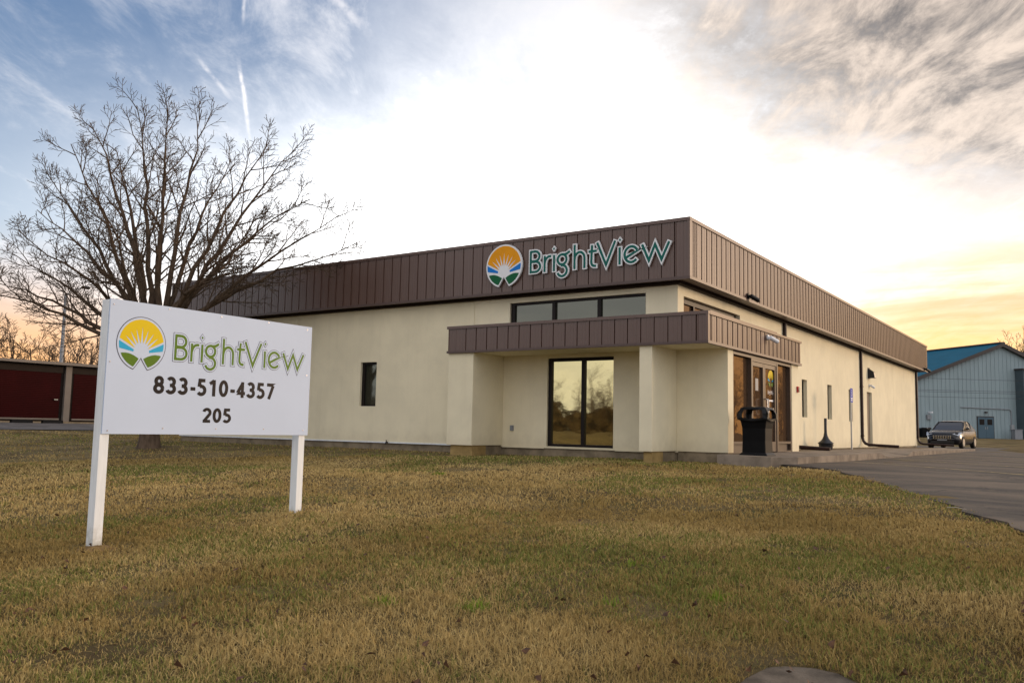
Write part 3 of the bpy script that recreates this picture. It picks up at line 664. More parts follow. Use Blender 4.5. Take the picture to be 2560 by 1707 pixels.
# local: x along the board, -y towards the viewer
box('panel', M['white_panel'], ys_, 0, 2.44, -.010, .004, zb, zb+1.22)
for x0 in (.008, 2.322):
    p = box('post', M['white_paint'], ys_, x0-(.018 if x0 < 1 else 0), x0+.090-(.018 if x0 < 1 else 0)+.0, .0045, .108, -.35 if x0 < 1 else -.2, zb+(1.21 if x0 < 1 else 1.19), bevel=.004)
    MB().box(x0+.01, x0+.06, .108, .112, -.3 if x0 < 1 else -.1, zb+1.0).obj('seam', M['white_paint'], p)
for u, v in ((.034, 1.171), (.60, 1.196), (1.202, 1.193), (1.812, 1.203), (2.367, 1.184), (2.386, .67), (.03, .65), (.05, .03), (.605, .056), (1.206, .059), (1.811, .061), (2.367, .054)):
    MB().tube([(u, -.010, zb+v), (u, -.0135, zb+v)], .0075, 8).obj('screw', M['screw'], ys_)
PS = lambda du, dv, k: (lambda u, v, d: (du+u*k, -.0115-d, zb+dv+v*k))
p1 = PS(.668, .7005, .2745)
SHO = {c: letter_shape(c, .062) for c in LET}
for ch in LET:
    o = plate('letter', SHO[ch], p1, M['outline'], ys_); plate('letter_border', SH1[ch], p1, M['white_panel'], o, off=.0011); plate('letter_face', SH0[ch], p1, M['leafgreen'], o, off=.0022)
p2 = PS(.332, .8345, .2465)
o = plate('emblem', EMO, p2, M['outline'], ys_); plate('emblem_ground', EM['body'], p2, M['white_panel'], o, off=.0011)
for k, mm, nm in (('sun', 'yellow', 'sun_field'), ('water', 'cyan', 'water_field'), ('water_', 'cyan', 'water_field'), ('hill', 'leafgreen', 'hill_field'), ('hill_', 'leafgreen', 'hill_field')): plate(nm, EM[k], p2, M[mm], o, off=.0022)
DG = {'0': [arc(.30, .5, .205, .405, 0, 360, 26)], '1': [[(.37, 0), (.37, .98)], [(.10, .735), (.37, .93)]],
 '2': [arc(.29, .68, .215, .225, 165, -38, 16)+[(.12, .10)], [(.03, .09), (.54, .09)]],
 '3': [arc(.28, .705, .185, .20, 150, -90, 16)+[(.22, .505)], [(.22, .505), (.28, .505)]+arc(.28, .30, .215, .205, 90, -160, 18)],
 '4': [[(.41, 0), (.41, .97)], [(.43, .93), (.09, .30), (.09, .27), (.60, .27)]],
 '5': [[(.50, .905), (.17, .905), (.13, .52)], [(.125, .53), (.20, .60)]+arc(.27, .32, .225, .235, 100, -145, 18)],
 '7': [[(.04, .905), (.52, .905), (.50, .86), (.20, 0)]], '8': [arc(.29, .71, .175, .195, 0, 360, 22), arc(.29, .295, .215, .205, 0, 360, 22)], '-': [[(.06, .38), (.36, .38)]]}
def digit_shape(ch):
    q = []
    for s in DG[ch]: q += stroke(s, .102)
    P = np.array([p for k in q for p in k]); return fill(quads_field(q), P[:, 0].min()-.02, P[:, 0].max()+.02, max(-.0, P[:, 1].min())-.02, P[:, 1].max()+.02, .016)
DS = {c: digit_shape(c) for c in DG}
def number(txt, u, v, h, L):
    adv = [(.46 if c == '-' else .70) for c in txt]; k = L/(sum(adv)-.1); x = u
    for c, a in zip(txt, adv): plate('digit' if c != '-' else 'hyphen', DS[c], (lambda x0: (lambda uu, vv, d: (x0+uu*k*1.0, -.0115-d, zb+v+vv*h)))(x), M['ink'], ys_); x += a*k
number('833-510-4357', .484, .382, .168, 1.45); number('205', 1.04, .119, .146, .345)
# ------------------------------------------------------------------ litter bin at the entrance
tb = thing('litter_bin', 'square black plastic bin with open hooded top beside the glass entrance', 'trash can', (1.30, .42, walk_z(1.3, .42)))
def rrect(hx, hy, r, zc_, n=4, cx=0, cy=0):
    pts = []
    for sx, sy, a0 in ((1, 1, 0), (-1, 1, 90), (-1, -1, 180), (1, -1, 270)):
        for i in range(n+1):
            a = R_(a0+90*i/n); pts.append((cx+sx*(hx-r)+r*math.cos(a), cy+sy*(hy-r)+r*math.sin(a), zc_))
    return pts
MB().rings([rrect(.295, .295, .02, 0), rrect(.295, .295, .02, .012), rrect(.255, .255, .02, .055), rrect(.25, .25, .02, .06)]).obj('base', M['black_satin'], tb)
MB().rings([rrect(.245, .245, .03, .058), rrect(.238, .238, .03, .30), rrect(.243, .243, .03, .55), rrect(.262, .262, .035, .66), rrect(.283, .283, .04, .735)]).obj('body', M['black_plastic'], tb)
# hood: four rounded-corner posts, rim and top, open on each side
hood = MB()
Lb, Lt = .315, .252
def hood_side(ang):
    R2 = Matrix.Rotation(ang, 3, 'Z')
    def P(u, v, d): # u along side, v 0..1 height
        r = Lb+(Lt-Lb)*max(v, 0)**1.6; bow = .025*math.sin(math.pi*max(0, min(1, v)))
        return R2 @ Vector((u*r, -(r+bow)+d, .735+.235*v))
    O = [(-1, 0), (-.55, -.10), (0, -.16), (.55, -.10), (1, 0), (1, .5), (1, 1), (.5, 1.03), (0, 1.05), (-.5, 1.03), (-1, 1), (-1, .5)]
    I = [(-.70, .14), (-.45, .08), (0, .03), (.45, .08), (.70, .14), (.73, .5), (.70, .80), (.4, .86), (0, .87), (-.4, .86), (-.70, .80), (-.73, .5)]
    n = len(O); vs = [P(u, v, 0) for u, v in O]+[P(u, v, 0) for u, v in I]+[P(u*.985, v, .03) for u, v in O]+[P(u, v, .03) for u, v in I]
    fs = []
    for i in range(n):
        j = (i+1) % n; fs += [(i, j, n+j, n+i), (n+i, n+j, 3*n+j, 3*n+i), (2*n+j, 2*n+i, 3*n+i, 3*n+j)]
    hood.add(vs, fs)
for a in range(4): hood_side(R_(90*a))
hood.rings([rrect(.252, .252, .02, .966), rrect(.235, .235, .03, .985), rrect(.12, .12, .03, .995)])
hood.obj('hood', M['black_satin'], tb)
# ------------------------------------------------------------------ smokers' ash receptacle
p = ahead(27.0, 9.65)
ash = thing('ash_receptacle', 'dark narrow-necked ash receptacle standing on the gravel by the wall', 'ashtray', (.07, 10.62, .17))
MB().lathe([(.185, 0), (.195, .02), (.215, .18), (.222, .20)], 24).obj('bucket', M['black_iron'], ash, smooth=False)
MB().lathe([(.235, .195), (.238, .215), (.20, .245), (.145, .29), (.10, .35), (.070, .42), (.052, .50), (.045, .55), (.042, .98), (.036, .985)], 24).obj('neck', M['black_iron'], ash, smooth=True)
MB().box(.19, .235, -.03, .02, .12, .17).obj('latch', M['chrome'], ash)
# ------------------------------------------------------------------ accessible parking sign
ps = thing('parking_sign', 'narrow blue accessible parking sign on a thin grey post beside the wall', 'sign', (.46, 12.3, .16))
MB().box(-.022, .022, -.028, .028, -.2, 2.0).obj('post', M['galv'], ps)
sp = MB().rings([[(.024+dx, y, zz) for y, _, zz in [(q[0], 0, q[1]) for q in [(a[0], a[1]) for a in [(p_[0], p_[1]) for p_ in rrect(.155, .23, .03, 0)]]]] for dx in (0, .004)]).obj('plate', M['sign_blue'], ps, loc=(0, 0, 1.78))
sym = MB(); d_ = .0295
def disc(b, cy, cz, r, r2=0, a0=0, a1=360, n=16):
    pts = [(math.cos(R_(a0+(a1-a0)*i/n)), math.sin(R_(a0+(a1-a0)*i/n))) for i in range(n+1)]
    for i in range(n):
        (c1, s1), (c2, s2) = pts[i], pts[i+1]; b.quad((d_, cy+c1*r2, cz+s1*r2), (d_, cy+c1*r, cz+s1*r), (d_, cy+c2*r, cz+s2*r), (d_, cy+c2*r2, cz+s2*r2))
disc(sym, -.02, .165, .022); disc(sym, 0, .03, .065, .047, -190, 60)
for q in stroke([(-.02, .13), (-.01, .06), (.045, .055), (.075, -.02)], .010)+stroke([(-.016, .10), (.04, .10)], .008): sym.quad(*[(d_, float(a[0]), float(a[1])) for a in q])
for q in stroke([(-.10, -.10), (.10, -.10)], .022)+stroke([(-.09, -.165), (.09, -.165)], .018): sym.quad(*[(d_, float(a[0]), float(a[1])) for a in q])
sym.obj('symbol', M['sign_white'], ps, loc=(0, 0, 1.78))
# ------------------------------------------------------------------ cameras, wall lamp, alarm, outlet, hose tap
def bullet_cam(name, label, loc, rz, body, scale=1., tilt=.35):
    t = thing(name, label, 'security camera', loc, rz)             # local +x out of the wall
    MB().tube([(0, 0, 0), (.03, 0, 0)], .055*scale, 14).obj('mount', body, t)
    MB().tube([(.03, 0, 0), (.07*scale+.02, .0, .004)], .022*scale, 10).obj('arm', body, t)
    a = Vector((.06*scale+.02, .02*scale, -.02*scale)); dv = Vector((.45, .80, -tilt)).normalized()
    MB().tube([a-dv*.05*scale, a-dv*.04*scale, a+dv*.14*scale, a+dv*.155*scale], [.03*scale, .042*scale, .042*scale, .036*scale], 14).obj('housing', body, t)
    MB().tube([a+dv*.150*scale, a+dv*.160*scale], .028*scale, 12).obj('lens', M['black_satin'], t)
bullet_cam('security_camera', 'white camera on the side face of the entrance canopy', (XC, 2.72, 2.875), 0, M['white_plastic'], 1.25)
bullet_cam('security_camera', 'dark camera on the lower edge of the side fascia above the entrance', (0, 3.72, 4.05), 0, M['black_satin'], 1.4)
bullet_cam('security_camera', 'small dark camera at the far end of the side fascia', (0, 29.9, 4.02), 0, M['black_satin'], 1.6)
bullet_cam('security_camera', 'small white camera on the wall above the brown side door', (RW, 19.3, 2.64), 0, M['white_plastic'], 1.1)
wl_ = thing('wall_lamp', 'dark wall lamp with frosted lens high above the brown side door', 'lamp', (RW, 19.25, 3.10))
MB().box(0, .03, -.17, .17, -.19, .24).obj('back_plate', M['black_iron'], wl_, bevel=.004)
MB().rings([[(.03, -.16, -.17), (.26, -.15, -.17), (.22, -.15, .06), (.03, -.16, .20)], [(.03, .16, -.17), (.26, .15, -.17), (.22, .15, .06), (.03, .16, .20)]]).obj('housing', M['black_iron'], wl_)
MB().add([(.262, -.14, -.16), (.262, .14, -.16), (.225, .14, .05), (.225, -.14, .05)], [(0, 1, 2, 3)]).obj('lens', M['lamp_lens'], wl_)
al = thing('fire_alarm', 'small red alarm strobe on the wall right of the entrance', 'alarm', (XV, 5.36, 1.79))
MB().box(0, .045, -.06, .06, -.075, .075).obj('body', M['red'], al, bevel=.006); MB().box(.045, .075, -.045, .045, -.01, .05).obj('strobe', M['lamp_lens'], al, bevel=.006); MB().box(.045, .05, -.045, .045, -.062, -.02).obj('grille', M['black_satin'], al)
ol = thing('outlet_box', 'small grey weatherproof outlet box low on the recessed wall', 'outlet', (-4.757, FW, .65))
MB().box(-.045, .045, -.035, 0, -.066, .066).obj('box', M['grey_metal'], ol, bevel=.004); MB().box(-.04, .04, -.05, -.0352, -.06, .06).obj('cover', M['grey_metal'], ol, bevel=.006)
tp = thing('hose_tap', 'small dark hose tap at the foot of the front wall', 'tap', (-8.81, FW, .20))
MB().tube([(0, 0, 0), (0, -.10, 0), (0, -.12, -.05)], .016, 8).obj('spout', M['black_iron'], tp); MB().tube([(0, -.08, .0), (0, -.08, .05), (0, -.08, .06)], [.012, .012, .035], 10).obj('handle', M['black_iron'], tp)
# ------------------------------------------------------------------ parked car
M['paint'] = mat('dark_car_paint', (.004, .004, .007), .25, spec=.35, coat=.25)
M['tyre'] = mat('tyre_rubber', (.012, .012, .012), .85); M['rim'] = mat('alloy_rim', (.45, .46, .48), .3, metal=.9)
M['headlamp'] = mat('headlamp_glass', (.42, .46, .52), .12, spec=.8); M['trimblack'] = mat('black_trim', (.012, .012, .013), .6)
def build_car(loc, heading):
    car = thing('parked_car', 'dark crossover car parked past the far end of the building', 'car', loc, heading)   # local +x = front
    # lower body: stations along x: (x, half width, z bottom, z shoulder, z deck)
    st = [(2.28, .55, .42, .62, .64), (2.22, .74, .30, .70, .78), (2.05, .86, .22, .78, .90), (1.75, .915, .20, .86, .985), (1.2, .925, .20, .92, 1.05), (.85, .925, .20, .95, 1.08), (.2, .925, .20, .97, 1.06), (-.8, .925, .20, 1.0, 1.06), (-1.6, .92, .22, 1.02, 1.08), (-2.05, .88, .30, 1.02, 1.10), (-2.25, .78, .42, .95, 1.05)]
    rg = []
    for x, hw, z0, zs, zd in st:
        half = [(hw*.80, z0), (hw*.95, z0+.06), (hw, z0+.22), (hw*.985, (z0+zs)/2+.06), (hw*.965, zs), (hw*.86, zd-.03), (hw*.55, zd+.01)]
        rg.append([(x, y, zz) for y, zz in half]+[(x, -y, zz) for y, zz in half[::-1]])
    MB().rings(rg).obj('body', M['paint'], car, smooth=True)
    gs = [(1.02, .74, 1.03, .80, 1.05), (.55, .70, 1.04, .76, 1.33), (.12, .655, 1.04, .68, 1.555), (-.2, .64, 1.04, .63, 1.60), (-1.0, .63, 1.04, .62, 1.59), (-1.65, .62, 1.05, .60, 1.50), (-2.12, .70, 1.05, .62, 1.12)]
    rg = [[(x, .835, zb_), (x, hw+.02, zt_-.05) if zt_-zb_ > .2 else (x, .82, zb_+.01), (x, hw-.09, zt_), (x, -(hw-.09), zt_), (x, -(hw+.02), zt_-.05) if zt_-zb_ > .2 else (x, -.82, zb_+.01), (x, -.835, zb_)] for x, _, zb_, hw, zt_ in gs]
    MB().rings(rg).obj('greenhouse', M['glass_car'], car, smooth=False)
    MB().rings([[(x, y, zz+.012) for y, zz in ((hw, zt_-.03), (hw-.09, zt_), (0, zt_+.015), (-(hw-.09), zt_), (-hw, zt_-.03))] for x, hw, zt_ in ((.16, .67, 1.55), (-.2, .64, 1.60), (-1.0, .63, 1.59), (-1.68, .60, 1.50))], cap=False).obj('roof', M['paint'], car, smooth=True)
    for sg in (1, -1):
        MB().tube([(1.02, .82*sg, 1.05), (.55, .775*sg, 1.30), (.12, .675*sg, 1.555)], .035, 6).obj('pillar', M['paint'], car)
        MB().tube([(-.45, .80*sg, 1.06), (-.50, .63*sg, 1.585)], .04, 6).obj('pillar', M['paint'], car)
        m_ = MB(); m_.rings([[(.80+dx, (.92+a)*sg, 1.10+b*f) for a, b in ((0, -.04), (.2, -.03), (.22, .05), (.16, .11), (.02, .09))] for dx, f in ((0, .8), (.10, 1), (.16, .55))]); m_.obj('wing_mirror', M['paint'], car)
        h_ = MB(); h_.add([(2.13, .50*sg, .735), (2.085, .86*sg, .70), (1.80, .925*sg, .86), (1.70, .915*sg, .935), (1.98, .80*sg, .92), (2.17, .53*sg, .815)], [(0, 1, 2, 3, 4, 5)])
        o = h_.obj('headlight', M['headlamp'], car); o.location = (.045, .012*sg, .01)
        MB().tube([(2.17, .66*sg, .40), (2.19, .66*sg, .40)], .065, 12).obj('fog_lamp', M['headlamp'], car)
        for x in (1.40, -1.35):
            wh = MB(); wh.tube([(x, .70*sg, .345), (x, .72*sg, .345), (x, .925*sg, .345), (x, .94*sg, .345)], [.30, .345, .345, .31], 24); wo = wh.obj('wheel', M['tyre'], car)
            MB().tube([(x, .935*sg, .345), (x, .945*sg, .345)], .225, 20).obj('rim', M['rim'], wo)
    gr = MB(); gr.add([(2.30, -.46, .50), (2.30, .46, .50), (2.245, .56, .70), (2.23, .50, .755), (2.23, -.50, .755), (2.245, -.56, .70)], [(0, 1, 2, 3, 4, 5)]); g_ = gr.obj('grille', M['trimblack'], car)
    for i in range(11):
        y = -.45+.09*i; MB().box(2.285, 2.31, y-.008, y+.008, .53, .73).obj('grille_slat', M['chrome'], g_)
    MB().box(2.24, 2.30, -.62, .62, .30, .42).obj('air_intake', M['trimblack'], car)
    MB().box(2.275, 2.30, -.26, .26, .44, .50).obj('number_plate', M['grey_metal'], car)
cx, cy = ahead(51.5, 26.4)
build_car((cx, cy, float(az(cx, cy))), R_(-96))
# ------------------------------------------------------------------ blue-roofed metal building behind
M['pale_siding'] = mat('pale_steel_siding', (.25, .325, .355), .5, var=.06, vscale=.8, stretch=(3, 3, .3))
M['blue_roof'] = mat('blue_roof_steel', (.002, .090, .155), .8, spec=.12, var=.08, vscale=.6)
M['blue_door'] = mat('blue_grey_door', (.055, .105, .145), .5); M['dark_steel'] = mat('dark_trim_steel', (.035, .026, .024), .5)
Wd = Vector((.644, .765, 0)); Vd = Vector((-.765, .644, 0))
ax_, ay_ = ahead(86, 49.2)
mb_ = thing('metal_warehouse', 'tall pale metal warehouse with bright blue gabled roof', 'warehouse', (ax_, ay_, .60), math.atan2(.765, .644))   # local x along the gable wall, y back
HA, HWD, HE = 9.45, 12.0, 5.05; DEP = 40
def rz_(x): return HA-(HA-HE)*abs(x)/HWD
sid = MB(); sid.add([(-HWD, 0, 0), (HWD, 0, 0), (HWD, 0, HE), (0, 0, HA), (-HWD, 0, HE), (-HWD, DEP, 0), (-HWD, DEP, HE), (HWD, DEP, 0), (HWD, DEP, HE), (0, DEP, HA)], [(0, 1, 2, 3, 4), (5, 0, 4, 6), (1, 7, 8, 2), (7, 5, 6, 9, 8)])
sid.obj('wall', M['pale_siding'], mb_)
for k in range(48):
    x = -HWD+.5*(k+.5)
    MB().box(x-.02, x+.02, -.03, -.001, 0, rz_(x)-.25).obj('siding_rib', M['pale_siding'], mb_)
for sg in (-1, 1):
    MB().add([(0, -.35, HA+.12), (sg*(HWD+.4), -.35, HE-.02), (sg*(HWD+.4), DEP+.3, HE-.02), (0, DEP+.3, HA+.12), (0, -.35, HA+.04), (sg*(HWD+.4), -.35, HE-.10), (sg*(HWD+.4), DEP+.3, HE-.10), (0, DEP+.3, HA+.04)], [(0, 1, 2, 3), (4, 7, 6, 5), (0, 4, 5, 1), (1, 5, 6, 2)]).obj('roof', M['blue_roof'], mb_)
    MB().add([(0, -.40, HA+.14), (sg*(HWD+.45), -.40, HE+.02), (sg*(HWD+.45), -.40, HE-.34), (0, -.40, HA-.24), (0, -.02, HA-.24), (sg*(HWD+.45), -.02, HE-.34)], [(0, 1, 2, 3), (3, 2, 5, 4)]).obj('rake_trim', M['dark_steel'], mb_)
MB().box(-.3, .3, -.36, DEP, HA+.08, HA+.22).obj('ridge_cap', M['dark_steel'], mb_)
dd = MB().box(-3.22, -1.12, -.05, -.001, 0, 2.2).obj('door_frame', M['dark_steel'], mb_)
for x0, x1 in ((-3.12, -2.18), (-2.16, -1.22)):
    q = MB().box(x0, x1, -.09, -.052, .03, 2.1).obj('door', M['blue_door'], mb_); MB().box((x0+x1)/2-.30, (x0+x1)/2+.30, -.10, -.091, 1.35, 1.9).obj('window', M['frame'], q)
    hx = x1-.1 if x0 < -3 else x0+.1; MB().box(hx-.02, hx+.02, -.13, -.092, .9, 1.15).obj('handle', M['chrome'], q)
MB().box(-2.25, -2.05, -.25, -.002, 2.5, 2.66).obj('door_lamp', M['dark_steel'], mb_)
MB().tube([(-5.1, -.06, 3.02), (.75, -.06, 2.95), (.95, -.06, 2.85), (1.0, -.06, 2.7), (1.0, -.06, 1.4)], .045, 6).obj('conduit', M['grey_metal'], mb_)
MB().tube([(1.0, -.06, .95), (1.0, -.06, .0)], .045, 6).obj('conduit', M['grey_metal'], mb_)
MB().box(.86, 1.20, -.22, -.002, .92, 1.42).obj('meter_box', M['galv'], mb_)
MB().box(-9.2, -8.72, -.2, -.002, 1.75, 2.2).obj('meter_box', M['grey_metal'], mb_)
MB().box(-8.95, -8.80, -.5, -.002, 2.35, 2.5).obj('lamp', M['white_plastic'], mb_)
ann = thing('shed', 'dark grey-blue lean-to against the right side of the blue-roofed warehouse', 'shed', (ax_+Wd.x*5.6-Vd.x*1.0, ay_+Wd.y*5.6-Vd.y*1.0, .60), math.atan2(.765, .644))
M['shed'] = mat('dark_blue_siding', (.050, .075, .090), .55, var=.08, vscale=1)
MB().box(-3.9, 4.4, 0, .98, 0, 6.9).obj('wall', M['shed'], ann); MB().box(-4.0, 4.6, -.12, .985, 6.9, 7.05).obj('roof', M['dark_steel'], ann)
for k in range(8): MB().box(-3.7+k*1.05, -3.66+k*1.05, -.03, -.001, 0, 6.9).obj('siding_rib', M['shed'], ann)
def crate(name, label, cat, D_, L_, wx, wy, h, mt, lid):
    x, y = ahead(D_, L_); t = thing(name, label, cat, (x, y, float(gz(x, y))), YAW)
    MB().box(-wx/2, wx/2, -wy/2, wy/2, 0, h).obj('cabinet', mt, t, bevel=.02)
    if lid == 'fan':
        MB().lathe([(wx*.36, h), (wx*.36, h+.04), (wx*.1, h+.05)], 16).obj('fan_guard', M['dark_steel'], t)
        for k in range(5): MB().box(-wx/2-.012, wx/2+.012, -wy/2-.012, -wy/2-.001, .12+k*h*.16, .16+k*h*.16).obj('louvre', mt, t)
    else: MB().box(-wx/2-.03, wx/2+.03, -wy/2-.03, wy/2+.03, h, h+.06).obj('lid', mt, t, bevel=.015)
crate('air_conditioner', 'black air conditioning unit between the building corner and the car', 'air conditioner', 83, 39.9, .75, .75, .92, M['black_plastic'], 'fan')
crate('utility_cabinet', 'pale grey cabinet at the foot of the warehouse right of the conduit', 'cabinet', 85, 50.0, .75, .6, .92, M['grey_metal'], 'lid')
# overhead wires crossing in front of the warehouse
for zz, za, nm in ((5.42, 5.30, 'highest overhead wire crossing in front of the pale warehouse wall'), (4.38, 4.52, 'second overhead wire from the top across the warehouse wall'), (4.30, 4.28, 'third overhead wire from the top across the warehouse wall'), (3.85, 3.95, 'lowest overhead wire crossing in front of the warehouse wall')):
    a = Vector((*ahead(70, 20), 0)); b = Vector((*ahead(70, 62), 0)); pts = []
    for i in range(25):
        t = i/24; p = a.lerp(b, t); p.z = zz+.3+(za-zz)*t-.55*4*t*(1-t)*.55; pts.append(p)
    tag(MB().tube(pts, .012, 5).obj('overhead_wire', M['dark_steel']), nm, 'wire', 'overhead wires by the warehouse')
# ------------------------------------------------------------------ storage units on the left
M['shutter'] = mat('dark_red_shutter', (.026, .0015, .002), .7, spec=.08, var=.12, vscale=1.2); M['beige_trim'] = mat('beige_steel', (.17, .148, .13), .6, spec=.2, var=.06, vscale=2); M['brown_wall'] = mat('dark_brown_siding', (.022, .016, .013), .7, spec=.12, var=.1, vscale=2)
SXW, SZ0 = -37.55, .62
su = thing('storage_building', 'low row of storage units with dark red roller doors', 'storage building', (SXW, 7.0, SZ0))
MB().box(-7, -.10, -24, 16, -.1, 2.85).obj('wall', M['brown_wall'], su)
MB().add([(-7.2, -24.3, 3.05), (.35, -24.3, 2.82), (.35, 16.3, 2.82), (-7.2, 16.3, 3.05), (-7.2, -24.3, 3.15), (.35, -24.3, 2.96), (.35, 16.3, 2.96), (-7.2, 16.3, 3.15)], [(0, 3, 2, 1), (4, 5, 6, 7), (0, 1, 5, 4), (1, 2, 6, 5), (2, 3, 7, 6), (3, 0, 4, 7)]).obj('roof', M['beige_trim'], su)
MB().box(-.1, -.04, -24, 16, 2.42, 2.80).obj('header', M['brown_wall'], su)
MB().box(-7, .15, -24, 16, -.62, -.11).obj('foundation', M['foundation'], su)
def shutter(y0, y1):
    b = MB(); n = 26; H = 2.38; prof = []
    for i in range(n*3+1):
        zz = .06+H*i/(n*3); prof.append((-.07+.022*math.sin(i/3*2*math.pi), zz))
    v = [(x, y0, zz) for x, zz in prof]+[(x, y1, zz) for x, zz in prof]; k = len(prof)
    o = b.add(v, [(i, k+i, k+i+1, i+1) for i in range(k-1)]).obj('roller_door', M['shutter'], su, smooth=True)
    MB().box(-.10, .0, y0, y1, -.02, .06).obj('bottom_bar', M['beige_trim'], o); MB().box(-.04, .02, y1-.32, y1-.12, 1.0, 1.06).obj('handle', M['chrome'], o)
ypl = [-.05+4.15*i for i in range(-5, 4)]
for yy in ypl:
    MB().box(-.10, .06, yy-.16, yy+.16, -.1, 2.80).obj('pillar', M['beige_trim'], su)
    if yy+4.0 < 16: shutter(yy+.34, yy+4.15-.34)
# small wheel stops lying in front of the doors
for i, (yy, lab) in enumerate(((-2.9, 'dark wheel stop before the storage units, furthest left of three'), (-1.4, 'dark wheel stop before the storage units, middle one of three'), (1.4, 'dark wheel stop before the storage units, nearest the sign board'))):
    x = SXW+1.2; t = MB().rings([[(a, -.45, b) for a, b in ((-.12, 0), (.12, 0), (.08, .16), (-.08, .16))], [(a, .55, b) for a, b in ((-.12, 0), (.12, 0), (.08, .16), (-.08, .16))]]).obj('wheel_stop', M['black_plastic'], None, (x, 7+yy, float(gz(x, 7+yy))+.03)); tag(t, lab, 'wheel stop', 'wheel stops before the storage units')
# lamp post behind the units
px_, py_ = ahead(60, -31.55)
lp = thing('lamp_post', 'tall grey lamp post rising behind the storage building', 'street lamp', (px_, py_, .4))
MB().tube([(0, 0, 0), (0, 0, 9.05)], [.17, .10], 10).obj('pole', M['grey_metal'], lp)
rx, ry = RH.x, RH.y
MB().tube([(0, 0, 8.9), (rx*.4, ry*.4, 9.35), (rx*1.1, ry*1.1, 9.5)], .035, 6).obj('arm', M['grey_metal'], lp)
MB().tube([(rx*1.0, ry*1.0, 9.5), (rx*1.15, ry*1.15, 9.54), (rx*1.55, ry*1.55, 9.50), (rx*1.68, ry*1.68, 9.46)], [.04, .12, .13, .05], 8).obj('lamp_head', M['dark_steel'], lp)
# ------------------------------------------------------------------ bare trees
M['bark'] = mat('bark', (.095, .066, .045), .9, spec=.15, var=.35, vscale=9, bump=.7, bscale=30, stretch=(1, 1, .35))
M['far_bark'] = mat('far_bark', (.085, .062, .045), .95, spec=.1, var=.2, vscale=3)
def bez(p0, p1, p2, n): return [p0*((1-t)**2)+p1*(2*t*(1-t))+p2*(t*t) for t in (i/n for i in range(n+1))]
def wiggle(pts, amp):
    o = [pts[0]]
    for p in pts[1:]: o.append(p+Vector((rnd.gauss(0, amp), rnd.gauss(0, amp), rnd.gauss(0, amp))))
    return o
def branch(b, p0, d, L, r, lvl, nkid, segs, rmin, upb=.25, sides=(6, 5, 4, 3)):
    pts = [p0]; dd = d.normalized(); st_ = L/segs
    for i in range(segs):
        dd = (dd+Vector((rnd.gauss(0, .13), rnd.gauss(0, .13), rnd.gauss(0, .11)+upb*.25))).normalized(); pts.append(pts[-1]+dd*st_)
    b.tube(pts, [max(rmin, r*(1-.75*i/segs)) for i in range(segs+1)], sides[min(lvl, 3)], cap=False)
    if lvl >= 3 or not nkid: return
    kids(b, pts, L, r, lvl, nkid, rmin, upb, sides)
def kids(b, pts, L, r, lvl, nkid, rmin, upb, sides, t0=.22):
    n = nkid[0]; seg = len(pts)-1
    for k in range(n):
        t = t0+(1-t0)*(k+rnd.random()*.9)/n; t = min(t, .985); f = t*seg; i = int(f); p = pts[i].lerp(pts[i+1], f-i); tg = (pts[i+1]-pts[i]).normalized()
        side = tg.orthogonal().normalized(); side.rotate(Matrix.Rotation(2.4*k+rnd.random()*1.2, 3, tg))
        ang = R_(rnd.uniform(28, 52)); d = tg*math.cos(ang)+side*math.sin(ang)
        ln = L*rnd.uniform(.26, .42)*(1.15-t*.72)+.10
        branch(b, p, d, ln, max(rmin, r*.42*(1.1-t*.6)), lvl+1, nkid[1:], (5, 4, 3)[min(lvl, 2)], rmin, upb, sides)
